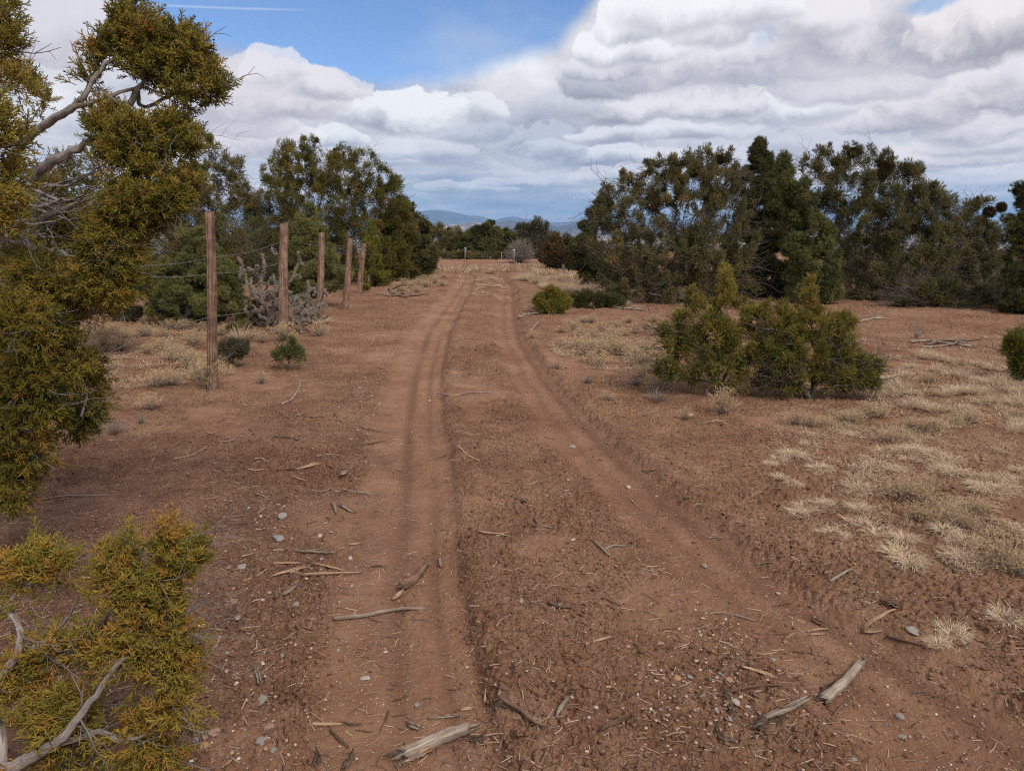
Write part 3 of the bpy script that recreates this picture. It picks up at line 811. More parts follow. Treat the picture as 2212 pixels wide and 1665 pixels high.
def plant(name, label, cat, base, zc, blobs, leaf, sprigs, n_tip, n_leaf, size, clump, group=None, dz=1.0, seed=0, tint=(0.5, 0.16), trunk_r=0.08,
          bark='bark_dark', limbs=None, up=0.6, dead=40, dead_len=0.35, extra_tips=0, upbias=0.5, hole=0.0, mistle=None, tgrad=0.0, r_tip=0.004, minr=0.0, stem=None, low=0.0, wig=0.10, base_world=None, flame=1.0, shrink=0):
    trunk_r = trunk_r * 0.62
    r = np.random.default_rng(seed + 1000)
    bx = on(*base) if base_world is None else np.asarray(base_world, float)
    if base_world is None and depth_of(*base) != zc:
        x0 = at(base[0], base[1], zc)[0]
        # stand the trunk on the ground at the crown's own depth
        yy = (EYE + zc * FW)[1]; bx = np.array([x0, yy, 0.0]); bx[2] = float(gz(bx[0], bx[1])[0])
    bl = blobs_to_world([(b[0], b[1], max(9, b[2] - shrink), max(9, b[3] - shrink), *b[4:]) for b in blobs], zc, dz)
    tips, d, w = pick_in(bl, n_tip, r)
    gmin = gz(tips[:, 0], tips[:, 1]) + 0.06
    ok_ = tips[:, 2] > gmin + low * r.uniform(0.3, 2.2, len(tips)); tips = tips[ok_] if ok_.sum() > 8 else tips
    tips[:, 2] = np.maximum(tips[:, 2], gz(tips[:, 0], tips[:, 1]) + 0.05)
    seeds = []; fixed = []
    if limbs is None:
        cen = np.mean([b[0] for b in bl], axis=0)
        h = max(0.25, (cen[2] - bx[2]))
        st = stem if stem is not None else 0.75
        for k, t in enumerate((0, 0.06, 0.18, 0.34, 0.55, 0.8, 1.0)):
            p = bx + np.array([(cen[0] - bx[0]) * t ** 1.3, (cen[1] - bx[1]) * t, h * t * st * 1.2])
            if 0 < t < 1: p = p + r.normal(size=3) * np.array([.06, .06, .0]) * h * 0.5
            if t == 0: p = p - np.array([0, 0, 0.06])
            seeds.append((p, k - 1)); fixed.append(trunk_r * (1.25 - t * 0.75) * (1.25 if k == 0 else 1))
    else:
        for lb in limbs:
            pts, radii, parent = lb
            for k, (p, rd) in enumerate(zip(pts, radii)):
                seeds.append((np.asarray(p, float), (len(seeds) - 1) if k else parent)); fixed.append(rd)
    P, par = grow(seeds, tips, r)
    root = empty(name, tuple(bx)); tag(root, label, cat, group)
    g = Geo()
    rad = skeleton_mesh(g, P, par, r, r_tip=r_tip, fixed=fixed, sides=5, wig=wig, minr=minr)
    # bare dead twigs along the inner branches
    ns = len(seeds)
    if dead:
        nk = np.bincount(par[par >= 0], minlength=len(P)); cand = np.nonzero((nk > 0) & (np.arange(len(P)) > 0))[0]; src = r.choice(cand, dead)
        for k in src:
            a = P[par[k]] if par[k] >= 0 else P[k]; p0 = a + (P[k] - a) * r.uniform()
            dd = P[k] - bx; dd[2] *= -0.1; dd = dd / max(np.linalg.norm(dd), 1e-6) + rand_dirs(r, 1)[0] * 0.8; dd /= np.linalg.norm(dd)
            L = dead_len * r.uniform(0.4, 1.3); q = [p0]
            for s in range(4):
                dd = dd + rand_dirs(r, 1)[0] * 0.35; dd /= np.linalg.norm(dd); q.append(q[-1] + dd * L / 4)
            q = np.array(q); q[:, 2] = np.maximum(q[:, 2], gz(q[:, 0], q[:, 1]) + .01)
            tube(g, q, np.linspace(r_tip * 1.5, r_tip * 0.5, 5), 3, 0.9, cap=False)
            for s in (1, 2, 3):
                e = dd + rand_dirs(r, 1)[0] * 0.9; e /= np.linalg.norm(e)
                tube(g, np.array([q[s], q[s] + e * L * 0.22, q[s] + (e + rand_dirs(r, 1)[0] * .3) * L * 0.4]), [r_tip * .8, r_tip * .6, r_tip * .4], 3, 0.9, cap=False)
    tr = link('trunk', g.mesh('trunk', True, bx), M[bark], root)
    # foliage: puffs of sprigs round the branch ends
    ends = np.arange(ns, len(P))
    fw = r.choice(ends, n_leaf)
    a = P[par[fw]]; b = P[fw]
    t = 1 - np.abs(r.normal(size=n_leaf)) * 0.35; t = np.clip(t, 0.1, 1)
    c = a + (b - a) * t[:, None]
    csz = clump * r.uniform(0.4, 1.45, size=len(P))[fw]
    dv = rand_dirs(r, n_leaf); off = dv * (r.uniform(size=n_leaf) ** 0.45 * csz)[:, None]; off[:, 2] *= 0.85 * flame; off[:, :2] /= flame ** .5
    pos = c + off
    cc = np.mean([q[0] for q in bl], axis=0)
    outd = (b - cc); outd /= np.maximum(np.linalg.norm(outd, axis=1, keepdims=True), 1e-6)
    axis = dv * 0.9 + outd * 0.5 + np.array([0, 0, upbias]) + r.normal(size=(n_leaf, 3)) * 0.35
    keep = pos[:, 2] > gz(pos[:, 0], pos[:, 1]) + 0.015
    pos, axis, fw2 = pos[keep], axis[keep], fw[keep]
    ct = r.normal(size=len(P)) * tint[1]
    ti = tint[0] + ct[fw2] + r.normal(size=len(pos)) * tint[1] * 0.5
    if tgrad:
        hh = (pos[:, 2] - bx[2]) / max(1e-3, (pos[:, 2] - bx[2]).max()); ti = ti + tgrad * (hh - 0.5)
    sz = size * r.uniform(0.65, 1.3, size=len(pos))
    gl = scatter(sprigs, pos, axis, sz, ti, r)
    link('crown', gl.mesh('crown', False, bx), M[leaf], root)
    if mistle:
        gm = None
        for (mx, my, mr_) in mistle:
            k = zc / F_PX; c0 = at(mx, my, zc); n = 700
            dv = rand_dirs(r, n); pos = c0 + dv * (r.uniform(size=n) ** 0.5)[:, None] * mr_ * k
            gm = scatter(SPF, pos, dv + r.normal(size=(n, 3)) * .4, np.full(n, 0.07), r.uniform(0.1, 0.9, n), r)
            link('mistletoe', gm.mesh('mistletoe', False, bx), M['mistle'], root)
    return root

# ------------------------------------------------------------------ the trees
def W_(pts, zc):
    """limb given as photo points, with its own depth at each point"""
    if np.isscalar(zc): zc = [zc] * len(pts)
    return [at(p[0], p[1], z) for p, z in zip(pts, zc)]
def limb(pts, radii, zc, parent=-1): return (W_(pts, zc), radii, parent)

# near juniper at the left
tb = np.array([at(-40, 560, 4.6)[0], 4.4, 0.0]); tb[2] = float(gz(tb[0], tb[1])[0])
trunk_pts = [tb - [0, 0, .05], tb + [0.02, 0, .25], at(20, 640, 4.5), at(38, 560, 4.4), at(30, 500, 4.2), at(0, 455, 4.0)]
near_limbs = [
    (trunk_pts, [.16, .13, .105, .095, .085, .075], -1),
    ([at(42, 414, 3.7), at(75, 380, 3.6), at(106, 354, 3.5), at(149, 333, 3.4), at(200, 300, 3.35), at(250, 300, 3.35)], [.036, .029, .025, .021, .012, .008], 5),
    ([at(20, 360, 3.7), at(50, 308, 3.5), at(95, 272, 3.4), at(145, 241, 3.3), at(190, 226, 3.25), at(227, 209, 3.25), at(300, 190, 3.3), at(340, 200, 3.3)], [.029, .022, .019, .016, .011, .009, .007, .005], 5),
    ([at(174, 216, 3.25), at(195, 180, 3.25), at(220, 152, 3.25), at(262, 110, 3.25)], [.014, .012, .009, .006], 15),
    ([at(266, 230, 3.3), at(294, 198, 3.3), at(320, 172, 3.3), at(354, 149, 3.3), at(410, 120, 3.35)], [.015, .014, .010, .008, .005], 17),
    ([at(300, 225, 3.35), at(355, 212, 3.4), at(400, 195, 3.4), at(440, 170, 3.45)], [.009, .008, .006, .004], 25),
    ([at(0, 496, 3.9), at(53, 485, 3.7), at(100, 470, 3.5), at(135, 453, 3.4), at(177, 436, 3.3), at(240, 430, 3.3)], [.030, .024, .018, .014, .010, .007], 4),
    ([at(20, 505, 3.8), at(71, 531, 3.6), at(120, 545, 3.5), at(170, 556, 3.4)], [.018, .014, .010, .008], 4),
    ([at(20, 620, 4.2), at(60, 680, 3.8), at(90, 760, 3.5), at(70, 860, 3.4)], [.04, .030, .020, .012], 2),
    ([at(70, 700, 3.8), at(140, 760, 3.6), at(180, 830, 3.55), at(175, 900, 3.5)], [.018, .014, .009, .006], 43),
]
_r = np.random.default_rng(8)
for _k in range(15):                          # bare grey side branches sweeping right out of the shade
    y0 = _r.uniform(380, 530); x0 = _r.uniform(-10, 60); L_ = _r.uniform(90, 210); dr_ = _r.uniform(-.35, .22); z0 = _r.uniform(3.3, 3.8)
    near_limbs.append(([at(x0 + L_ * t_, y0 + L_ * dr_ * t_ + 26 * math.sin(t_ * 3.0) * _r.uniform(.4, 1), z0 - .25 * t_) for t_ in (0, .2, .4, .6, .8, 1)], [.011, .009, .0075, .006, .0045, .003], 5))
plant('juniper_tree', 'large yellow-green juniper leaning in over the left edge with bare grey limbs', 'tree', None, 3.3,
      [(275, 50, 32, 45), (262, 100, 42, 45), (325, 80, 48, 45), (385, 95, 45, 38), (425, 135, 42, 40), (448, 185, 32, 38), (340, 150, 60, 38), (395, 215, 45, 22), (215, 130, 28, 40),
       (235, 275, 48, 50), (290, 330, 62, 62), (360, 300, 55, 48), (400, 350, 26, 70), (340, 420, 62, 62), (280, 460, 62, 60), (235, 520, 52, 52), (225, 600, 60, 50), (250, 540, 40, 60),
       (60, 172, 26, 26, .5), (135, 165, 18, 24, .4), (18, 180, 20, 30, .3), (100, 220, 26, 24, .5), (198, 185, 16, 26), (165, 490, 44, 50, .6), (60, 575, 50, 34, .5),
       (90, 610, 62, 50, .1), (130, 650, 82, 50, .2), (60, 700, 80, 80), (105, 770, 75, 80), (55, 860, 78, 72), (40, 960, 55, 70), (20, 1060, 42, 40), (185, 800, 32, 42, .35), (205, 860, 28, 34, .35), (165, 910, 45, 40, .35)],
      'jun_near', SPN, 540, 13500, 0.070, 0.052, shrink=13, seed=1, dz=0.9, tint=(0.52, 0.18), bark='bark', limbs=near_limbs, dead=240, dead_len=0.20, r_tip=0.0022, tgrad=0.0, base_world=tb, upbias=0.45)
# its neighbour whose branch tips come in at the very edge
eb = np.array([-2.9, 2.9, 0.0]); eb[2] = float(gz(eb[0], eb[1])[0])
plant('juniper_tree', 'juniper at the far left edge, only its blurred yellow-green branch tips reaching in', 'tree', None, 2.4,
      [(-6, 50, 34, 60, .3), (-25, 330, 46, 90, -.3), (-30, 450, 40, 60, -.3), (-60, 300, 50, 160, 0)],
      'jun_near', SPN, 60, 1300, 0.06, 0.06, seed=2, dz=0.9, tint=(0.6, 0.13), bark='bark', limbs=[([eb - [0, 0, .05], eb + [0, 0, .5], eb + [0.1, 0, 1.1], at(-160, 420, 2.6), at(-110, 250, 2.5)], [.10, .08, .07, .05, .03], -1)],
      dead=6, dead_len=0.2, r_tip=0.0022, base_world=eb)
# low foreground juniper in the bottom left corner
fb = np.array([-1.75, 1.75, 0.0]); fb[2] = float(gz(fb[0], fb[1])[0])
zz = 2.0
fg_limbs = [
    ([fb - [0, 0, .05], fb + [.05, 0, .12], at(-60, 1560, 2.05)], [.045, .036, .03], -1),
    (W_([(0, 1466), (32, 1423), (42, 1390), (39, 1352), (20, 1325), (0, 1305)], 1.95), [.013, .012, .010, .008, .007, .005], 2),
    (W_([(43, 1420), (89, 1391), (118, 1366), (143, 1337), (165, 1300), (180, 1270)], 1.98), [.008, .007, .006, .005, .003, .002], 4),
    (W_([(10, 1475), (50, 1460), (100, 1441), (157, 1405), (195, 1365), (222, 1337), (262, 1270), (304, 1194), (345, 1140)], 2.0), [.014, .013, .012, .010, .009, .008, .006, .005, .003], 2),
    (W_([(0, 1656), (54, 1641), (90, 1622), (118, 1606), (160, 1560), (186, 1527), (232, 1462), (270, 1420)], 1.9), [.020, .018, .016, .014, .011, .010, .007, .005], 2),
    (W_([(200, 1582), (250, 1598), (282, 1595), (320, 1585)], 1.95), [.008, .007, .006, .004], 26),
    (W_([(215, 1337), (270, 1350), (330, 1370), (370, 1430), (380, 1500)], 2.05), [.007, .006, .005, .004, .003], 20),
]
plant('juniper_shrub', 'low yellow-green juniper branches spreading over the ground in the bottom left corner', 'shrub', None, zz,
      [(70, 1225, 80, 40), (105, 1245, 45, 42), (365, 1160, 20, 34), (375, 1200, 26, 26), (268, 1215, 36, 40), (262, 1275, 40, 44), (345, 1260, 52, 44), (396, 1225, 24, 34), (345, 1340, 50, 50), (262, 1400, 92, 44), (365, 1420, 52, 60),
       (385, 1520, 46, 46), (330, 1590, 62, 60), (95, 1420, 42, 44), (40, 1480, 60, 44), (180, 1570, 70, 45), (150, 1530, 50, 50), (330, 1650, 60, 30), (160, 1640, 60, 30)],
      'jun_near', SPN, 200, 1900, 0.062, 0.034, shrink=5, seed=3, dz=0.8, tint=(0.72, 0.15), bark='bark', limbs=fg_limbs, dead=90, dead_len=0.22, r_tip=0.0016, base_world=fb, upbias=0.6)

FILL = [
 # name, label, base, zc, blobs, leaf, sprigs, tips, leaves, size, clump, kwargs
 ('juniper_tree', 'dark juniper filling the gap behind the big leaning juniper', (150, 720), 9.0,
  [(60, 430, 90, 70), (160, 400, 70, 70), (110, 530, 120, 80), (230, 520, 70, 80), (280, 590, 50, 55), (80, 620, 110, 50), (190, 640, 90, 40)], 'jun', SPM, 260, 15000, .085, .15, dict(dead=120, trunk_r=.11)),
 ('juniper_tree', 'open-crowned brownish juniper between the leaning juniper and the first fence post', (420, 668), 13.5,
  [(435, 305, 22, 22), (462, 345, 26, 32), (425, 395, 44, 44), (502, 365, 24, 28), (484, 425, 46, 40), (522, 425, 22, 36), (395, 470, 48, 50), (478, 505, 58, 44), (420, 560, 80, 55), (345, 520, 60, 70), (320, 600, 60, 50), (500, 560, 50, 50)],
  'jun_far', SPF, 250, 15000, .095, .145, dict(dead=260, dead_len=.7, trunk_r=.13, stem=.6, tint=(.6, .17))),
 ('pinyon_pine', 'bushy young green pine standing behind the first fence post', (412, 702), 12.2,
  [(430, 510, 16, 20), (432, 538, 36, 22), (405, 580, 70, 32), (470, 585, 46, 34), (420, 620, 108, 34), (425, 660, 112, 32), (360, 600, 45, 30), (395, 515, 24, 24)], 'pine', PIN, 260, 15000, .085, .10,
  dict(dead=30, trunk_r=.07, tint=(.55, .18), up=.8, stem=.9)),
 ('juniper_tree', 'broad tall juniper with many rounded tops behind the middle fence posts', (690, 642), 22.0,
  [(622, 330, 28, 26), (672, 322, 26, 26), (598, 375, 36, 36), (645, 365, 50, 40), (737, 345, 34, 26), (790, 348, 26, 24), (745, 385, 60, 46), (700, 370, 40, 40), (825, 385, 30, 30), (855, 405, 20, 18), (838, 440, 34, 40),
   (560, 455, 30, 44), (552, 510, 26, 50), (860, 450, 28, 36), (870, 500, 34, 44), (850, 560, 44, 50), (600, 440, 56, 56), (650, 440, 70, 60), (700, 460, 90, 70), (780, 450, 70, 60), (570, 500, 44, 60), (620, 540, 74, 56), (700, 560, 90, 56), (790, 520, 84, 66), (750, 600, 80, 34), (600, 600, 50, 30)],
  'jun', SPF, 640, 62000, .105, .17, dict(dead=200, dead_len=.7, trunk_r=.16, tint=(.42, .17), stem=.6)),
 ('pinyon_pine', 'pale green young pine between the second and third fence posts', (672, 655), 15.0,
  [(668, 470, 20, 24), (665, 510, 42, 36), (680, 555, 60, 36), (690, 600, 66, 30), (640, 560, 40, 34), (655, 620, 46, 22)], 'pine', PIN, 150, 8000, .095, .12, dict(dead=16, trunk_r=.06, tint=(.68, .18), stem=.9)),
 ('juniper_tree', 'slender dark columnar juniper just right of the last wooden post', (803, 638), 20.2,
  [(806, 500, 16, 26), (804, 540, 24, 36), (800, 590, 28, 38), (822, 600, 22, 30)], 'jun_bush', SPF, 60, 4600, .09, .11, dict(dead=8, trunk_r=.05, tint=(.35, .14))),
 ('pinyon_pine', 'dark rounded pine sloping down to the left verge of the track', (885, 612), 23.0,
  [(868, 455, 26, 24), (862, 495, 46, 40), (892, 510, 38, 50), (850, 550, 46, 50), (905, 555, 36, 44), (930, 560, 16, 26), (880, 585, 50, 22)], 'pine_dark', PIF, 170, 14000, .14, .20, dict(dead=20, trunk_r=.09, tint=(.6, .2))),
 ('juniper_tree', 'brownish low juniper behind the left end of the far wire fence', (962, 566), 40.0,
  [(948, 520, 26, 34), (985, 520, 30, 30), (965, 545, 40, 20), (930, 500, 12, 14)], 'jun_far', SPF, 110, 7000, .2, .28, dict(dead=10, trunk_r=.1, tint=(.6, .2), r_tip=.008)),
 ('pinyon_pine', 'rounded dark green pine in the middle behind the far wire fence', (1048, 576), 38.0,
  [(1060, 492, 14, 12), (1045, 515, 46, 26), (1000, 530, 28, 30), (1050, 540, 60, 32), (1095, 530, 26, 32), (1075, 560, 50, 18), (1010, 560, 40, 16)], 'pine_dark', PIF, 170, 12000, .2, .26, dict(dead=10, trunk_r=.12, tint=(.72, .22), r_tip=.008)),
 ('juniper_tree', 'grey-olive twiggy juniper right of the round dark pine', (1150, 575), 42.0,
  [(1165, 490, 18, 14), (1128, 500, 18, 16), (1150, 515, 42, 26), (1155, 545, 46, 28), (1120, 540, 24, 30)], 'olive', SPF, 130, 7500, .2, .30, dict(dead=70, dead_len=1.2, trunk_r=.12, r_tip=.010)),
 ('juniper_shrub', 'low dark scrub along the foot of the trees behind the far wire fence', (1060, 574), 37.0,
  [(1000, 560, 40, 13), (1060, 562, 55, 14), (1130, 560, 45, 14), (945, 558, 30, 12), (1175, 570, 26, 14)], 'jun_far', SPF, 110, 6500, .18, .22, dict(dead=10, trunk_r=.05, tint=(.35, .18), r_tip=.008)),
 ('juniper_tree', 'rusty brown juniper beside the right end of the far wire fence', (1215, 603), 27.0,
  [(1212, 520, 30, 16), (1200, 550, 36, 32), (1228, 560, 34, 36), (1205, 585, 34, 18)], 'jun_red', SPF, 120, 9000, .14, .20, dict(dead=10, trunk_r=.09, tint=(.5, .2))),
 ('pinyon_pine', 'dark green pine at the left foot of the big open juniper', (1300, 632), 19.5,
  [(1268, 500, 18, 26), (1262, 545, 26, 36), (1290, 570, 44, 46), (1335, 600, 54, 36), (1300, 615, 40, 22), (1280, 460, 10, 14), (1310, 440, 12, 20)], 'pine_dark', PIF, 160, 12000, .125, .16, dict(dead=26, trunk_r=.09, tint=(.5, .22))),
 ('juniper_tree', 'wide open-topped juniper full of bare grey twigs right of the track', (1470, 672), 15.5,
  [(1355, 385, 16, 20), (1352, 420, 26, 24), (1308, 420, 20, 22), (1296, 455, 22, 26), (1325, 470, 36, 34), (1405, 365, 14, 22), (1395, 410, 26, 30), (1440, 360, 20, 26), (1470, 345, 28, 24), (1520, 338, 26, 22), (1562, 335, 26, 20), (1585, 375, 26, 36),
   (1440, 410, 44, 40), (1500, 390, 52, 46), (1550, 400, 46, 50), (1400, 470, 70, 54), (1480, 470, 90, 60), (1560, 470, 60, 60), (1340, 540, 74, 56), (1430, 560, 100, 60), (1530, 560, 90, 60), (1600, 520, 34, 60), (1370, 620, 70, 34), (1470, 630, 100, 34), (1570, 630, 70, 40), (1420, 665, 50, 16)],
  'jun_far', SPF, 460, 36000, .095, .135, dict(dead=900, dead_len=.6, trunk_r=.17, tint=(.5, .2), stem=.35, mistle=[(1500, 372, 9), (1555, 345, 7)], wig=.14)),
 ('pinyon_pine', 'tall pointed dark green pine rising between the two broad junipers', (1655, 652), 17.0,
  [(1638, 318, 9, 20), (1640, 345, 28, 22), (1642, 378, 44, 24), (1700, 380, 16, 24), (1650, 415, 48, 28), (1690, 410, 34, 28), (1650, 460, 56, 34), (1700, 460, 40, 40), (1660, 510, 64, 36), (1670, 560, 80, 40), (1680, 610, 92, 34), (1640, 630, 60, 24)],
  'pine_dark', PIN, 330, 20000, .125, .125, dict(dead=60, trunk_r=.12, tint=(.55, .2), stem=.95)),
 ('juniper_tree', 'rounded mid-green conifer leaning against the right side of the pointed pine', (1745, 660), 15.5,
  [(1705, 395, 24, 30), (1690, 360, 14, 22), (1728, 420, 26, 26), (1735, 460, 42, 40), (1755, 510, 50, 46), (1762, 565, 50, 46), (1755, 615, 56, 36), (1720, 560, 40, 50), (1780, 640, 36, 22)], 'pine', PIN, 200, 14000, .11, .13, dict(dead=20, trunk_r=.09, tint=(.38, .18), stem=.8)),
 ('juniper_tree', 'tall open juniper with pale trunks and sky showing through right of the pointed pine', (1835, 670), 18.0,
  [(1782, 322, 16, 16), (1745, 355, 24, 20), (1838, 325, 22, 18), (1876, 335, 14, 20), (1795, 360, 40, 32), (1848, 365, 34, 36), (1770, 410, 46, 36), (1830, 420, 52, 44), (1795, 465, 44, 40), (1860, 480, 50, 50), (1850, 540, 60, 40)],
  'jun_far', SPF, 230, 12500, .10, .15, dict(dead=150, dead_len=.7, trunk_r=.15, tint=(.45, .16), stem=.55, mistle=[(1805, 350, 7), (1843, 330, 9)])),
 ('juniper_tree', 'large upright juniper with rusty mistletoe in its top on the right', (1930, 682), 16.3,
  [(1912, 350, 18, 22), (1905, 385, 30, 30), (1965, 362, 28, 20), (1960, 395, 38, 36), (1900, 430, 46, 44), (1955, 450, 52, 50), (2010, 405, 24, 22), (2030, 430, 26, 28), (2000, 460, 48, 46), (2045, 470, 26, 36), (1900, 500, 60, 50), (1970, 520, 80, 54), (2030, 530, 50, 50),
   (1880, 590, 80, 50), (1970, 600, 90, 50), (1900, 640, 90, 30), (2000, 645, 80, 30)],
  'jun_far', SPF, 360, 28000, .10, .145, dict(dead=480, dead_len=.6, trunk_r=.17, tint=(.47, .18), stem=.45, mistle=[(1915, 362, 14), (1905, 378, 9)])),
 ('juniper_tree', 'thin high juniper with round dark mistletoe balls near the right edge', (2100, 690), 17.0,
  [(2085, 455, 26, 18), (2120, 440, 22, 14), (2090, 490, 36, 26), (2120, 510, 40, 30), (2070, 540, 46, 40), (2110, 580, 70, 44), (2070, 620, 80, 40), (2130, 640, 70, 36), (2150, 600, 50, 60)],
  'jun_far', SPF, 240, 15000, .10, .145, dict(dead=420, dead_len=.6, trunk_r=.12, tint=(.42, .18), stem=.75, mistle=[(2137, 458, 10), (2163, 448, 8), (2120, 478, 12)])),
 ('juniper_tree', 'low dark twiggy juniper at the foot of the right-hand trees', (2040, 700), 15.0,
  [(2010, 640, 60, 34), (2080, 650, 80, 34), (2150, 655, 60, 36), (1960, 665, 50, 20), (2190, 640, 40, 50)], 'jun_far', SPF, 150, 9500, .09, .14, dict(dead=420, dead_len=.7, trunk_r=.08, tint=(.40, .16))),
 ('pinyon_pine', 'dark pine cut off by the right edge of the view', (2235, 715), 13.8,
  [(2212, 425, 14, 26), (2200, 480, 30, 20), (2225, 520, 45, 40), (2210, 580, 40, 44), (2240, 640, 60, 50), (2195, 660, 30, 30)], 'pine_dark', PIN, 130, 8000, .12, .14, dict(dead=160, trunk_r=.1, tint=(.5, .2), stem=.9)),
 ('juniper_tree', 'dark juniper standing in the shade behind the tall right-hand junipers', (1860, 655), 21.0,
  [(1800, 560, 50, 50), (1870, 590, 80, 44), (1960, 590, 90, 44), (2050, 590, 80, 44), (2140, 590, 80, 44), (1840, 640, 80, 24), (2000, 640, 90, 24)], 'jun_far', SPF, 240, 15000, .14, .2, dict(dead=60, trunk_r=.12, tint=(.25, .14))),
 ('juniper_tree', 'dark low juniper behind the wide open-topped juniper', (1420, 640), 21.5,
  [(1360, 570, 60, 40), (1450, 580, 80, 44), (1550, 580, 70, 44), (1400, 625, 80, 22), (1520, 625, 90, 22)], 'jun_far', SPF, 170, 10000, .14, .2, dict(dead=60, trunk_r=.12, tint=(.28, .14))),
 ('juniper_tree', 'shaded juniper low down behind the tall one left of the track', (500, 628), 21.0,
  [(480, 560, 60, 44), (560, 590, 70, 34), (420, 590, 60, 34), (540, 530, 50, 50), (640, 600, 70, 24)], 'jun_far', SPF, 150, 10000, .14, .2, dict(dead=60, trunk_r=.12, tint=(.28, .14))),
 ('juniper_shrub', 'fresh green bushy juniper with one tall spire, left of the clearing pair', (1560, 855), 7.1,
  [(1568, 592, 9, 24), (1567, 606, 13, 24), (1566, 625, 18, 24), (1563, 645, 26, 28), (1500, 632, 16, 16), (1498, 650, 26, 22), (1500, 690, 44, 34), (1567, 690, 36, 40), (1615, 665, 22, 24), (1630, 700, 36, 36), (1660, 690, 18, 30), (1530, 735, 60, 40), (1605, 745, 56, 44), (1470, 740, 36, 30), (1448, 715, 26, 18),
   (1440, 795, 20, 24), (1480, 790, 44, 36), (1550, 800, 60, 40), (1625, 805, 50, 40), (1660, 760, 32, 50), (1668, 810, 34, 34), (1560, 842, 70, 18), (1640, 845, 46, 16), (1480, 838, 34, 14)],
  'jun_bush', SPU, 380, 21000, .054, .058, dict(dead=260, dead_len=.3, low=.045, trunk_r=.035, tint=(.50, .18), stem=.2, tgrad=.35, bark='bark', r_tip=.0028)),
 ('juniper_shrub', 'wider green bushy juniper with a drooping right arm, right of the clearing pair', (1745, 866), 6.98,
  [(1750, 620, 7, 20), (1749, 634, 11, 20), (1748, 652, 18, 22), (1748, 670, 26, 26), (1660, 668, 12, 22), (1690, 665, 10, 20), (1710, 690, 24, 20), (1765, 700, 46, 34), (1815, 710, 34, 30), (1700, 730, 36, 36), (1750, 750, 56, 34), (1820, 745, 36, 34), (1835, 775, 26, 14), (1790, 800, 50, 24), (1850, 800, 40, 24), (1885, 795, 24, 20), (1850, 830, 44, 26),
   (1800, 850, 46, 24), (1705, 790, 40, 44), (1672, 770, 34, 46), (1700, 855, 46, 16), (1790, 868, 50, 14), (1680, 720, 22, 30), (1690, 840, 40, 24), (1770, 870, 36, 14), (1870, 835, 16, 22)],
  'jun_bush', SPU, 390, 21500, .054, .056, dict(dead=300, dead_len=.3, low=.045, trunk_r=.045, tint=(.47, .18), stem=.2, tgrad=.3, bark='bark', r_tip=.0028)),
 ('juniper_shrub', 'small round green juniper shrub on the right verge of the track', (1197, 680), 13.6,
  [(1195, 635, 16, 16), (1175, 650, 22, 18), (1215, 650, 20, 18), (1195, 662, 36, 16)], 'jun_bush', SPU, 90, 5200, .075, .075, dict(dead=12, trunk_r=.03, tint=(.50, .15), stem=.3, r_tip=.004)),
 ('juniper_shrub', 'low dark shrub behind the small round green one on the right verge', (1278, 668), 14.6,
  [(1255, 645, 24, 18), (1290, 652, 30, 16), (1325, 655, 26, 14)], 'pine_dark', SPU, 70, 4200, .08, .08, dict(dead=20, trunk_r=.03, tint=(.5, .15), stem=.3, r_tip=.004)),
 ('juniper_shrub', 'dark green shrub cut off by the right edge above the dry grass', (2215, 812), 7.8,
  [(2200, 745, 26, 30), (2225, 770, 30, 40), (2200, 790, 18, 16)], 'jun_bush', SPU, 80, 5200, .065, .07, dict(dead=10, trunk_r=.03, tint=(.3, .12), stem=.3)),
 ('juniper_shrub', 'little dark-stemmed green shrub on bare soil in front of the second fence post', (621, 797), 8.5,
  [(620, 745, 20, 16), (640, 765, 24, 14), (608, 765, 18, 14)], 'pine', SPU, 55, 1700, .05, .042, dict(dead=10, trunk_r=.018, tint=(.35, .14), stem=.4, r_tip=.002)),
 ('juniper_shrub', 'small olive shrub just right of the first fence post', (505, 795), 8.6,
  [(500, 755, 28, 22), (520, 750, 16, 16), (490, 770, 18, 12)], 'olive', SPU, 60, 2300, .05, .045, dict(dead=20, trunk_r=.015, tint=(.6, .14), stem=.3, r_tip=.0025)),
 ('juniper_shrub', 'small brownish shrub behind the olive one, between the first two fence posts', (520, 730), 10.85,
  [(520, 708, 22, 16), (505, 712, 14, 10)], 'jun_far', SPU, 40, 1700, .055, .05, dict(dead=14, trunk_r=.012, tint=(.6, .14), stem=.3, r_tip=.0025)),
 ('juniper_shrub', 'round grey-green shrub on the soil left of the young pine', (270, 690), 12.8,
  [(258, 670, 24, 16), (285, 672, 20, 14)], 'olive', SPU, 50, 2600, .07, .07, dict(dead=14, trunk_r=.012, tint=(.5, .14), stem=.3, r_tip=.003)),
 ('juniper_shrub', 'low green shrub at the foot of the young pine, left of the cactus', (545, 700), 12.2,
  [(545, 675, 20, 22), (530, 690, 22, 10), (565, 690, 14, 12)], 'pine', SPU, 45, 2100, .065, .06, dict(dead=14, trunk_r=.012, tint=(.5, .14), stem=.3, r_tip=.003)),
 ('juniper_shrub', 'tiny green seedling shrub on the soil by the last wooden post', (787, 640), 18.2,
  [(788, 625, 10, 9)], 'jun_bush', SPU, 20, 600, .07, .05, dict(dead=4, trunk_r=.012, tint=(.5, .14), stem=.3, r_tip=.003)),
]
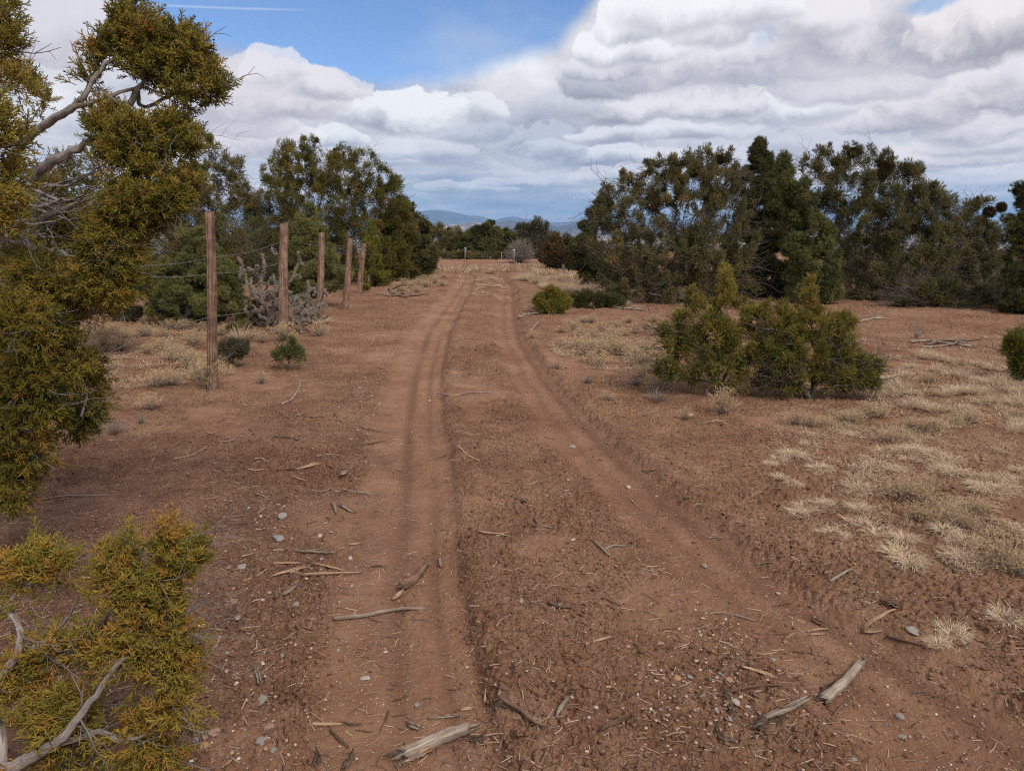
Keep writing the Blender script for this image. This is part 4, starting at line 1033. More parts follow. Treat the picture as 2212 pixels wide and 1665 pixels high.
for k, (nm, lab, base, zc, bl, leaf, spr, nt_, nl, sz, cl, kw) in enumerate(FILL):
    cat = 'tree' if ('tree' in nm or 'pine' in nm) else 'shrub'
    far_j = leaf in ('jun_far', 'jun', 'olive') and zc > 9
    kw['bark'] = 'bark_far' if (far_j or leaf == 'jun_bush') else 'bark_dark'
    if far_j: kw['dead'] = int(kw.get('dead', 40) * 1.2)
    plant(nm, lab, cat, base, zc, bl, leaf, spr, int(nt_ * (1.75 if far_j else 1.3)), int(nl * (1.75 if zc > 9 else 1.05)), sz * (.70 if far_j else .78 if zc > 9 else .85), cl * (.84 if leaf == 'jun' else .66 if far_j else .78 if zc > 9 else .72), seed=10 + k, flame=1.35 if far_j else 1.3 if 'juniper' in nm else 1.0, **kw)

# bare round bush by the far fence, and other leafless brush
def bare_bush(name, label, cat, base, zc, w, h, n, col='twig', seed=0, r0=.006, up=.9):
    r = np.random.default_rng(seed + 400)
    b = at(base[0], base[1], zc); b[2] = float(gz(b[0], b[1])[0]); k = zc / F_PX
    g = Geo()
    for i in range(n):
        d = rand_dirs(r, 1)[0]; d[2] = abs(d[2]) * up + 0.15; d /= np.linalg.norm(d)
        E = b + d * np.array([w * k, w * k, h * k]) * r.uniform(.7, 1.05)
        m_ = (b + E) / 2 + r.normal(size=3) * w * k * 0.10; m_[2] += h * k * .08
        tube(g, np.array([b, b * .45 + m_ * .55, m_ * .5 + E * .5, E]) + np.vstack([np.zeros(3), r.normal(size=(3, 3)) * w * k * .03]), [r0, r0 * .8, r0 * .6, r0 * .3], 3, 0.6, cap=False)
        for s in range(4):
            q = m_ + (E - m_) * r.uniform(); e = d + rand_dirs(r, 1)[0] * .9; e /= np.linalg.norm(e); L = w * k * .28
            tube(g, np.array([q, q + e * L * .5, q + e * L + r.normal(size=3) * L * .15]), [r0 * .5, r0 * .4, r0 * .25], 3, 0.8, cap=False)
    o = link(name, g.mesh(name, False, b), M[col]); o.location = b; tag(o, label, cat); return o
bare_bush('bare_bush', 'round leafless grey bush behind the right steel post of the far fence', 'bush', (1122, 585), 33.0, 34, 52, 240, seed=1, r0=.012)
bare_bush('bare_bush', 'pile of dead grey brush under the cactus by the second fence post', 'bush', (585, 718), 12.2, 48, 26, 60, seed=2, r0=.004)
bare_bush('bare_bush', 'thin leafless twigs rising from the soil by the fallen branches on the right', 'bush', (1975, 758), 10.6, 26, 52, 14, seed=3, r0=.005)
bare_bush('bare_bush', 'bare grey brush beside the small round green shrub on the right verge', 'bush', (1160, 690), 14.2, 30, 18, 40, seed=4, r0=.004)

# ------------------------------------------------------------------ wooden post and barbed wire fence
def build_fence():
    posts = [((458, 838), (452, 458), 7.45, 20, .25), ((612, 726), (613, 482), 10.98, 19, .4), ((691, 700), (696, 503), 12.4, 14, .3), ((744, 670), (754, 516), 14.4, 13, .4), ((776, 634), (785, 526), 17.9, 11, .3)]
    root = empty('wire_fence', (0, 0, 0))
    tag(root, 'old barbed wire fence strung on weathered wooden posts left of the track', 'fence')
    tops = []
    for k, (b, t, zc, wpx, tw) in enumerate(posts):
        r = np.random.default_rng(k + 60)
        B = at(b[0], b[1], zc); T = at(t[0], t[1], zc)
        B[2] = min(B[2], float(gz(B[0], B[1])[0])) - 0.08
        rad = wpx * zc / F_PX / 2
        n = 26; tt = np.linspace(0, 1, n)[:, None]
        P = B + (T - B) * tt + np.cumsum(r.normal(size=(n, 3)) * 0.0025, 0) * np.array([1, 1, 0])
        g = Geo(); sides = 28
        R = rad * (1.12 - 0.2 * tt[:, 0])
        th = np.arange(sides) * 2 * math.pi / sides
        crack = 1 - 0.26 * np.exp(-((np.angle(np.exp(1j * (th - (4.9 + tw)))) / 0.16) ** 2)) - 0.18 * np.exp(-((np.angle(np.exp(1j * (th - (4.0 + tw)))) / 0.12) ** 2)) - 0.09 * np.exp(-((np.angle(np.exp(1j * (th - 5.6)))) / 0.1) ** 2)
        prof = crack * (1 + 0.025 * r.normal(size=sides))
        A = np.array([1, 0, 0.0]); Bv = np.array([0, 1, 0.0])
        V = P[:, None] + (R[:, None] * prof * (1 + 0.012 * r.normal(size=(n, sides))))[..., None] * (np.cos(th)[None, :, None] * A + np.sin(th)[None, :, None] * Bv)
        V[-1, :, 2] += 0.012 * np.sin(th * 1 + k) + 0.004 * r.normal(size=sides)
        i = np.arange(n - 1)[:, None]; j = np.arange(sides)[None]; a = i * sides + j; b2 = i * sides + (j + 1) % sides
        F4 = np.stack([a, b2, b2 + sides, a + sides], -1).reshape(-1, 4)
        V = np.vstack([V.reshape(-1, 3), V[-1].mean(0) + [0, 0, .002]]); c = n * sides
        F3 = np.stack([np.full(sides, c), (n - 1) * sides + np.arange(sides), (n - 1) * sides + (np.arange(sides) + 1) % sides], -1)
        al = np.append(np.repeat(tt[:, 0] * np.linalg.norm(T - B), sides), np.linalg.norm(T - B)) + k * 5
        g.add(V, F3, F4, along=al, around=np.append(np.tile(th, n), 0), tint=.5)
        link('fence_post', g.mesh('fence_post', True), M['post'], root)
        if k < 2:
            for (fy, sx) in (((608 - 458) / 380, -.3), ((760 - 458) / 380, .55)) if k == 0 else ((.35, .3),):
                c = T + (B - T) * fy; g2 = Geo(); q = c + np.array([sx * rad, -rad * 0.93, 0])
                tube(g2, [q + [0, .012, 0], q + [0, -.004, 0]], [.011, .008], 10, .5)
                link('knot', g2.mesh('knot', True), M['post'], [o for o in root.children][-1])
        tops.append((B, T, rad))
    # wires; heights up each post as fractions of its length
    def onpost(k, py):
        B, T, rad = tops[k]
        pb, pt = posts[k][0], posts[k][1]
        f = (py - pb[1]) / (pt[1] - pb[1]); c = B + (T - B) * f
        return c + np.array([0.0, rad * 0.95, 0])
    e = lambda px, py, zc: at(px, py, zc)
    lines = [
        [e(-330, 640, 3.3), e(270, 575, 5.6), onpost(0, 551), onpost(1, 516), onpost(2, 530), onpost(3, 548), onpost(4, 555)],
        [e(-330, 690, 3.3), e(265, 596, 5.6), onpost(0, 584), onpost(1, 560), onpost(2, 559), onpost(3, 572), onpost(4, 575)],
        [e(160, 800, 4.9), e(330, 706, 6.3), onpost(0, 672), onpost(1, 640), onpost(2, 605), onpost(3, 610), onpost(4, 600)],
        [e(300, 835, 6.2), onpost(0, 772), e(545, 726, 9.5), onpost(1, 690), onpost(2, 640)],
    ]
    for L in lines:
        g = Geo(); r = np.random.default_rng(5)
        for a, b in zip(L[:-1], L[1:]):
            d = np.linalg.norm(b - a); n = max(4, int(d / .12)); t = np.linspace(0, 1, n + 1)[:, None]
            P = a + (b - a) * t; P[:, 2] -= (4 * t * (1 - t))[:, 0] * 0.012 * d; P += r.normal(size=P.shape) * 0.0015
            P[0] = a; P[-1] = b
            tube(g, P, 0.0026, 4, .5, cap=False)
            for p in P[1:-1]:
                for s in range(2):
                    q = rand_dirs(r, 1)[0] * .016
                    tube(g, [p - q, p + q], [.0016, .0010], 3, .5, cap=False)
        link('barbed_wire', g.mesh('barbed_wire'), M['wire'], root)
build_fence()

def build_far_fence():
    root = empty('wire_fence', tuple(at(1060, 582, 36.0)))
    tag(root, 'far wire fence with white-tipped steel posts crossing behind the bend of the track', 'fence')
    base = np.array(root.location); bpy.context.view_layer.update()
    def P(px, py, zc): return at(px, py, zc) - base
    items = [(914, 560, 590, 37, 0), (948, 562, 590, 37, 0), (990, 536, 576, 37, 2), (1005, 536, 575, 36.5, 1), (1083, 545, 580, 36, 0), (1110, 540, 592, 31.6, 1), (1180, 560, 604, 33, 0)]
    for (px, y0, y1, zc, kind) in items:
        g = Geo(); b = P(px, y1, zc); gg = gz(b[0] + base[0], b[1] + base[1])[0] - base[2]; b[2] = min(b[2], gg) - .1; t = P(px, y0, zc)
        r0 = .035 if kind == 1 else .022
        if kind == 1:
            for (ox, oy) in ((0, 0), (0, .02)):
                V = np.array([[sx * (r0 if oy == 0 else .008), sy * .006 + oy, z] for z in (0, 1) for sx, sy in ((-1, -1), (1, -1), (1, 1), (-1, 1))], float)
                V = np.array([[b[0] + v[0], b[1] + v[1], b[2] + (t[2] - b[2]) * v[2]] for v in V])
                g.add(V, F4=np.array([[0, 1, 5, 4], [1, 2, 6, 5], [2, 3, 7, 6], [3, 0, 4, 7], [4, 5, 6, 7]]), tint=.5)
            po = link('steel_post', g.mesh('steel_post'), M['steel'], root)
            g2 = Geo(); f = .22
            c = t + (b - t) * f
            V = np.array([[c[0] + sx * (r0 + .005), c[1] + sy * .012 - .004, c[2] + (t[2] + .01 - c[2]) * z] for z in (0, 1) for sx, sy in ((-1, -1), (1, -1), (1, 1), (-1, 1))])
            g2.add(V, F4=np.array([[0, 1, 5, 4], [1, 2, 6, 5], [2, 3, 7, 6], [3, 0, 4, 7], [4, 5, 6, 7]]), tint=.5)
            link('white_tip', g2.mesh('white_tip'), M['white'], po)
        else:
            tube(g, [b, (b + t) / 2 + [.02, 0, 0], t], [r0, r0 * .9, r0 * .8], 6, .5, lump=.1)
            link('stave', g.mesh('stave', True), M['stave'], root)
    for dy in (0, 12, 22, 34):
        g = Geo()
        L = [P(880, 548 + dy, 38), P(948, 545 + dy, 37), P(1005, 542 + dy, 36.5), P(1110, 547 + dy, 31.6), P(1180, 560 + dy * .9, 33), P(1230, 566 + dy * .9, 32)]
        tube(g, np.array(L) + [0, .01, 0], .004, 3, .5, cap=False)
        link('wire', g.mesh('wire'), M['wire'], root)
build_far_fence()

# ------------------------------------------------------------------ cholla cactus
def cholla(label, base, zc, arms, seed):
    r = np.random.default_rng(seed)
    b = at(base[0], base[1], zc); b[2] = float(gz(b[0], b[1])[0])
    root = empty('cholla_cactus', tuple(b)); tag(root, label, 'cactus')
    gs, gp = Geo(), Geo()
    for (pts, w) in arms:
        P = np.array([at(p[0], p[1], zc + (p[2] if len(p) > 2 else r.normal() * .08)) for p in pts])
        # resample as a knobbly, wandering arm
        n = max(6, int(np.sum(np.linalg.norm(np.diff(P, axis=0), axis=1)) / .035))
        s = np.linspace(0, len(P) - 1, n); Q = np.stack([np.interp(s, np.arange(len(P)), P[:, k]) for k in range(3)], -1)
        Q += r.normal(size=Q.shape) * .006
        rad = w * zc / F_PX / 2 * .50; R = rad * np.linspace(1.1, .75, n) * (1 + .12 * np.sin(np.arange(n) * 1.9)); R[-1] *= .6
        tube(gs, Q, R, 8, r.uniform(.3, .7), lump=.16, seed=int(r.integers(1e6)))
        # spine clusters
        m = int(n * 60); k = r.integers(0, n, m); d = rand_dirs(r, m)
        p0 = Q[k] + d * R[k][:, None] * .8
        sd = np.cross(d, rand_dirs(r, m)); sd /= np.linalg.norm(sd, axis=1, keepdims=True)
        L = r.uniform(.012, .034, m)[:, None]; V = np.stack([p0 - sd * .0022, p0 + sd * .0022, p0 + d * L + rand_dirs(r, m) * L * .4], 1)
        gp.add(V.reshape(-1, 3), np.arange(m * 3).reshape(-1, 3), tint=np.repeat(r.uniform(.5, 1, m), 3))
    st = link('stem', gs.mesh('stem', True, b), M['cholla'], root)
    link('spines', gp.mesh('spines', False, b), M['spine'], root)
def twist(n, cx, cy, rx, ry, seed):
    r = random.Random(seed); out = []
    for _ in range(n):
        x, y = cx + r.uniform(-1, 1) * rx * .7, cy + r.uniform(-.6, 1) * ry * .7; a = r.uniform(-2.9, -.2); pts = [(x, y)]
        for _ in range(3): x += math.cos(a) * r.uniform(7, 13); y += math.sin(a) * r.uniform(7, 13); a += r.uniform(-.9, .9); pts.append((x, y))
        out.append((pts, r.uniform(5, 9)))
    return out
cholla('tall grey spiny cactus with crooked arms behind the second fence post', (580, 708), 12.0, [
    ([(580, 710), (578, 680), (570, 655)], 12), ([(570, 655), (560, 630), (565, 600), (572, 575), (567, 548)], 11), ([(578, 690), (590, 655), (596, 620), (590, 595)], 10),
    ([(572, 660), (550, 640), (540, 615), (545, 600)], 9), ([(565, 605), (550, 590), (556, 572)], 8), ([(590, 640), (610, 620), (630, 605), (640, 580), (648, 562), (655, 570)], 7),
    ([(646, 566), (645, 545)], 6), ([(632, 602), (645, 590), (650, 600)], 6), ([(600, 625), (612, 600), (608, 585)], 8), ([(595, 640), (615, 640), (630, 630)], 8), ([(545, 640), (535, 612), (528, 590), (520, 575)], 7),
    ([(522, 590), (535, 580), (545, 582)], 6), ([(518, 600), (524, 570), (515, 556)], 8), ([(575, 690), (560, 680), (548, 660)], 9), ([(585, 690), (600, 670), (604, 640)], 9), ([(560, 640), (575, 625), (585, 600)], 8),
    ([(552, 620), (562, 610), (578, 612)], 8), ([(600, 650), (615, 660), (625, 648)], 8), ([(580, 700), (592, 690), (600, 675)], 10), ([(630, 655), (640, 640), (660, 635)], 7)] + twist(26, 580, 655, 62, 46, 5), 21)
cholla('shorter bushy grey cactus between the second and third fence posts', (650, 722), 11.3, [
    ([(650, 722), (652, 695), (655, 670)], 11), ([(655, 690), (645, 665), (642, 640)], 9), ([(655, 670), (662, 650), (668, 625), (665, 608)], 9), ([(668, 628), (680, 622), (678, 635)], 7),
    ([(655, 695), (672, 680), (685, 660), (700, 655), (712, 668)], 8), ([(652, 690), (640, 680), (628, 660)], 9), ([(660, 655), (672, 660), (678, 650)], 8), ([(690, 660), (697, 640), (700, 625), (708, 640)], 7),
    ([(640, 700), (630, 690), (620, 680)], 8), ([(655, 705), (670, 700), (685, 690)], 8), ([(645, 670), (636, 655), (640, 645)], 8), ([(648, 690), (655, 680), (665, 675)], 9), ([(640, 650), (655, 645), (660, 636)], 8)] + twist(22, 655, 680, 46, 34, 6), 22)

# ------------------------------------------------------------------ stones
def stone_mesh(seed, flat_=.5):
    r = np.random.default_rng(seed)
    import bmesh
    bm = bmesh.new(); bmesh.ops.create_icosphere(bm, subdivisions=3, radius=1)
    V = np.array([v.co[:] for v in bm.verts]); F = np.array([[v.index for v in f.verts] for f in bm.faces]); bm.free()
    for k in range(9):                         # chip flat faces off a ball
        d = rand_dirs(r, 1)[0]; c = r.uniform(.5, .86); h = V @ d; V = V - np.outer(np.maximum(h - c, 0) * .9, d)
    V *= 1 + .05 * fbm(V[:, 0] * 2.2 + seed, V[:, 1] * 2.2 + V[:, 2] * 1.7, 3)[:, None]
    V[:, 2] *= flat_
    return V, F
STM = [stone_mesh(s, f) for s, f in enumerate((.45, .6, .35, .7, .5, .4))]
stone_me = {}
LAST = [None]
def stone(px, py, rx, ry, kind, label=None, group=None, seed=0):
    p = on(px, py); k = depth_of(px, py) / F_PX
    sx = rx * k; foresh = max(0.25, (1.6 / np.linalg.norm(p - EYE)))
    sy = min(sx * 1.5, max(sx * .5, ry * k / foresh))
    i = seed % len(STM); key = (i, kind)
    if key not in stone_me:
        V, F = STM[i]; me = mesh_from('stone', V, F, dict(tint=np.full(len(V), .4)), smooth=False); me.materials.append(M[kind]); stone_me[key] = me
    o = link('stone', stone_me[key]); o.scale = (sx, sy, min(sx, sy) * 1.0); o.location = (p[0], p[1], p[2] + min(sx, sy) * .12)
    rr = random.Random(seed); o.rotation_euler = (rr.uniform(-.15, .15), rr.uniform(-.15, .15), rr.uniform(-.5, .5))
    tag(o, label or 'stone', 'stone', group); LAST[0] = o; return o
big = [
    (1969, 1364, 14, 12, 'st_grey', 'largest rounded grey-brown rock, by the grass tufts right of the ruts'), (601, 1164, 14, 8, 'st_grey', 'flat pale grey stone on the left shoulder above the splintered wood'),
    (524, 1226, 12, 5, 'st_grey', 'flat grey stone left of the splintered wood'), (612, 1115, 11, 6, 'st_grey', 'grey stone beside two pale wood chips left of the left rut'),
    (501, 1271, 7, 8, 'st_oran', 'upright brown-orange stone right of the foreground juniper'), (642, 1309, 11, 7, 'st_grey', 'blue-grey stone left of the long grey stick'),
    (504, 1298, 8, 5, 'st_oran', 'small orange stone just below the upright brown one'), (513, 1334, 8, 7, 'st_grey', 'blue-grey angular stone right of the foreground juniper'),
    (424, 1369, 8, 12, 'st_pink', 'tall pink stone against the edge of the foreground juniper'), (436, 1350, 9, 5, 'st_pale', 'flat pale stone just above the tall pink one'),
    (565, 1514, 13, 10, 'st_grey', 'large flat grey stone under the upright grey stick'), (413, 1575, 8, 9, 'st_pale', 'pale stone topmost of the rounded cluster by the foreground juniper'),
    (461, 1583, 15, 10, 'st_pink', 'largest pinkish-brown rounded stone of the bottom left cluster'), (443, 1594, 11, 7, 'st_pink', 'dark pink rounded stone in the middle of the bottom left cluster'),
    (424, 1598, 8, 7, 'st_grey', 'small grey round stone at the left of the bottom left cluster'), (443, 1610, 12, 8, 'st_oran', 'orange rounded stone lowest of the bottom left cluster'),
    (579, 1571, 14, 8, 'st_pink', 'flat pinkish stone at bottom left, right of the rounded cluster'), (565, 1602, 16, 12, 'st_grey', 'broad blue-grey slab at bottom left'),
    (590, 1619, 8, 8, 'st_grey', 'small grey stone touching the blue-grey slab'), (610, 1412, 6, 7, 'st_grey', 'lone grey pebble on the left shoulder level with the bush corner'),
    (1126, 1298, 9, 5, 'st_grey', 'smooth blue-grey stone alone on the centre ridge'), (1522, 1222, 7, 4, 'st_grey', 'flat pale grey stone in the right rut'),
    (1462, 1465, 9, 8, 'st_oran', 'round orange stone in the pebble patch at lower right'), (1489, 1462, 7, 6, 'st_grey', 'blue-grey pebble touching the round orange stone'),
    (1574, 1468, 9, 6, 'st_pink', 'pink stone beside the split dark bark'), (1557, 1456, 7, 8, 'st_grey', 'grey pointed stone above the split dark bark'),
    (1427, 1390, 8, 4, 'st_pink', 'flat pinkish stone on the centre ridge at lower right'), (1944, 1547, 11, 6, 'st_grey', 'flat grey stone at lower right, upper of two'),
    (1948, 1592, 11, 5, 'st_grey', 'flat grey stone at lower right, lower of two'), (1843, 1641, 9, 5, 'st_grey', 'flat grey stone at the bottom edge on the right'),
    (1237, 1166, 6, 6, 'st_pale', 'whitish stone on the centre ridge beside the crossed twigs'), (900, 1522, 8, 6, 'st_grey', 'broken grey chunk of stone in the left rut'),
    (791, 1465, 14, 6, 'st_pale', 'tan flat stone set in the floor of the left rut'), (1590, 1517, 9, 9, 'st_pale', 'pale rough stone in the debris patch, left one'), (1616, 1530, 9, 10, 'st_pale', 'pale rough stone in the debris patch, right one'),
    (1853, 1250, 9, 7, 'st_pink', 'brown stone at the end of the white forked stick'), (1696, 1386, 6, 5, 'st_pink', 'small reddish stone right of the right rut'),
    (683, 1255, 6, 6, 'st_pale', 'white pebble among the splintered wood'), (1670, 1425, 10, 4, 'st_grey', 'flat grey stone in the right rut at lower right'),
    (1358, 1052, 6, 4, 'st_pale', 'whitish stone in the right rut in the middle distance'), (1235, 966, 9, 3, 'st_grey', 'pale flat stone set in the right rut further up'),
    (928, 866, 5, 4, 'st_pale', 'whitish stone on the left rut floor in the middle distance'), (850, 655, 5, 4, 'st_pale', 'pale rock on the left verge below the columnar juniper'),
    (1490, 898, 8, 6, 'st_pale', 'pale stone at the foot of the bushy junipers'),
]
for k, (px, py, rx, ry, kind, lab) in enumerate(big): stone(px, py, rx, ry, kind, lab, seed=k)
RANKED = {}
def ranked(o, px, py, base):
    RANKED.setdefault(base, []).append((px, py, o))
ORD = ['', 'second', 'third', 'fourth', 'fifth', 'sixth', 'seventh', 'eighth']
def rank_labels():
    for base, items in RANKED.items():
        items = sorted(items, key=lambda t: -t[1]); n = len(items); rows = max(1, round(n / 5)); per = math.ceil(n / rows)
        rows = math.ceil(n / per)
        for q in range(rows):
            row = sorted(items[q * per:(q + 1) * per], key=lambda t: t[0])
            rn = 'nearest row' if q == 0 else 'farthest row' if q == rows - 1 else (ORD[q] if q < 8 else ['ninth', 'tenth', 'eleventh', 'twelfth', 'thirteenth'][q - 8]) + ' row back'
            for i, (_, _, o) in enumerate(row):
                pos = 'leftmost' if i == 0 else 'rightmost' if i == len(row) - 1 else ORD[i] + ' from left'
                o['label'] = base + ', ' + rn + ', ' + pos
sr = random.Random(4)
def zone_stones(n, box, size, label, group, kinds=('st_grey', 'st_pink', 'st_pale', 'st_oran'), w=(4, 4, 3, 1)):
    for k in range(n):
        px, py = sr.uniform(*box[:2]), sr.uniform(*box[2:]); s = sr.uniform(*size)
        stone(px, py, s, s * sr.uniform(.45, .9), sr.choices(kinds, w)[0], label, group, seed=sr.randrange(10000)); ranked(LAST[0], px, py, label)
zone_stones(34, (470, 760, 1060, 1420), (2.5, 5.5), 'small stone on the stony left shoulder', 'small stones on the left shoulder')
zone_stones(26, (720, 830, 700, 1020), (2.2, 4.5), 'small stone between fence posts and track', 'small stones on the left verge')
zone_stones(34, (1400, 1640, 1370, 1610), (2.5, 5.5), 'pebble in the lower right gravel patch', 'pebbles in the gravel patch')
zone_stones(26, (1130, 1420, 800, 1240), (2, 4.5), 'small stone in the right rut', 'small stones in the right rut')
zone_stones(20, (1650, 2200, 1280, 1640), (2.5, 5), 'small stone in the lower right corner', 'small stones at lower right')

# ------------------------------------------------------------------ dead wood on the ground
def wood(pts, w, m_, label, kind='stick', name='stick', cat='stick', group=None, seed=0, lift=0.0):
    r = np.random.default_rng(seed + 900)
    pts = list(pts); P = []
    for (x, y) in pts: P.append(on(x, y))
    P = np.array(P); k = depth_of(*pts[len(pts) // 2]) / F_PX; R0 = w * (1.3 if kind == 'log' else 1.15) * k / 2
    n = max(7, 4 * len(pts)); s = np.linspace(0, len(P) - 1, n)
    C = np.stack([np.interp(s, np.arange(len(P)), P[:, i]) for i in range(3)], -1)
    for _ in range(2): C[1:-1] = (C[:-2] + 2 * C[1:-1] + C[2:]) / 4
    L = np.linalg.norm(C[-1] - C[0])
    wob = np.cumsum(r.normal(size=(n, 3)), 0); wob -= np.linspace(0, 1, n)[:, None] * wob[-1]
    C = C + wob * L * 0.0022 * np.array([1, 1, .3])
    zz_ = gz(C[:, 0], C[:, 1]); tt_ = np.linspace(-1, 1, n); fit = np.polyval(np.polyfit(tt_, zz_, 1 if kind in ('log', 'stick') else 2), tt_)
    C[:, 2] = fit + R0 * .75 + min(.012, max(0, (zz_ - fit).max()) * .6) + lift * np.sin(np.linspace(0, math.pi, n)) * L
    g = Geo(); o = C[n // 2].copy()
    sd = np.cross(C[-1] - C[0], [0, 0, 1.0]); sd /= max(np.linalg.norm(sd), 1e-9)
    if kind == 'stick':
        tube(g, C, R0 * np.linspace(1.0, .6, n), 8, .5, lump=.14, seed=seed, ragged=R0 * .5)
    elif kind == 'split':
        for q in range(4):
            a, b = sorted(r.uniform(0, 1, 2)) if q else (0, 1)
            if b - a < .45: a, b = max(0, a - .3), min(1, b + .3)
            i0, i1 = int(a * (n - 1)), max(int(b * (n - 1)), int(a * (n - 1)) + 3); i1 = min(i1, n - 1)
            Cq = C[i0:i1 + 1] + sd * R0 * r.uniform(-.6, .6) * (q > 0) + np.array([0, 0, R0 * .25 * q * (q > 0)])
            mq = len(Cq)
            if mq < 3: continue
            prof = np.sin(np.linspace(.25, math.pi - .12, mq)) ** .5
            tube(g, Cq, R0 * (0.85 if q == 0 else r.uniform(.25, .5)) * prof, 7, .5, flat=.6, lump=.22, seed=seed + q, ragged=R0 * 1.2)
    elif kind == 'log':
        m2 = 22; t = np.linspace(0, n - 1, m2); C2 = np.stack([np.interp(t, np.arange(n), C[:, i]) for i in range(3)], -1)
        tube(g, C2, R0 * (np.linspace(1.05, .8, m2) + .05 * np.sin(np.arange(m2) * .9)), 16, .5, lump=.07, seed=seed, ragged=R0 * 1.1)
        for q in range(7):
            e = C2[0] if q % 2 else C2[-1]; dr = (C2[0] - C2[2]) if q % 2 else (C2[-1] - C2[-3]); dr = dr / np.linalg.norm(dr)
            p0 = e + sd * R0 * r.uniform(-.7, .7) + [0, 0, R0 * r.uniform(-.3, .6)] - dr * R0
            tube(g, [p0, p0 + dr * R0 * r.uniform(1, 2.4), p0 + dr * R0 * r.uniform(2.6, 3.6)], [R0 * .3, R0 * .2, R0 * .04], 5, .5, lump=.2, seed=q)
    elif kind == 'bark':
        for q in range(9):
            off = sd * R0 * r.uniform(-1, 1) + [0, 0, R0 * r.uniform(-.2, .7)]
            i0 = r.integers(0, n // 2); i1 = r.integers(i0 + 3, n + 1) if i0 + 3 < n else n
            Cq = C[i0:i1] + off + r.normal(size=(i1 - i0, 3)) * R0 * .18
            if len(Cq) < 3: continue
            tube(g, Cq, R0 * r.uniform(.18, .42) * np.sin(np.linspace(.4, math.pi - .3, len(Cq))), 5, .5, flat=.5, lump=.25, seed=seed + q, ragged=R0 * .6)
        for q in range(6):
            p0 = C[r.integers(0, n)]; d = rand_dirs(r, 1)[0]; d[2] = abs(d[2]) * .4; Lq = R0 * r.uniform(2, 5)
            tube(g, [p0, p0 + d * Lq * .5, p0 + d * Lq + [0, 0, -.3 * R0]], [R0 * .12, R0 * .09, R0 * .03], 3, .5, cap=False)
    elif kind == 'twig':
        tube(g, C, R0 * np.linspace(1, .5, n), 5, .5, lump=.1, seed=seed)
        for q in range(5):
            i = r.integers(1, n - 1); d = (C[-1] - C[0]) / L + sd * r.choice([-1, 1]) * r.uniform(.4, 1.1); d[2] += r.uniform(0, .25)
            Lq = L * r.uniform(.12, .3); e = C[i] + d * Lq
            tube(g, [C[i], (C[i] + e) / 2 + r.normal(size=3) * Lq * .06, e], [R0 * .6, R0 * .5, R0 * .2], 4, .5, cap=False)
    ob = link(name, g.mesh(name, True, o), M[m_]); ob.location = o; tag(ob, label, cat, group); LAST[0] = ob; return ob

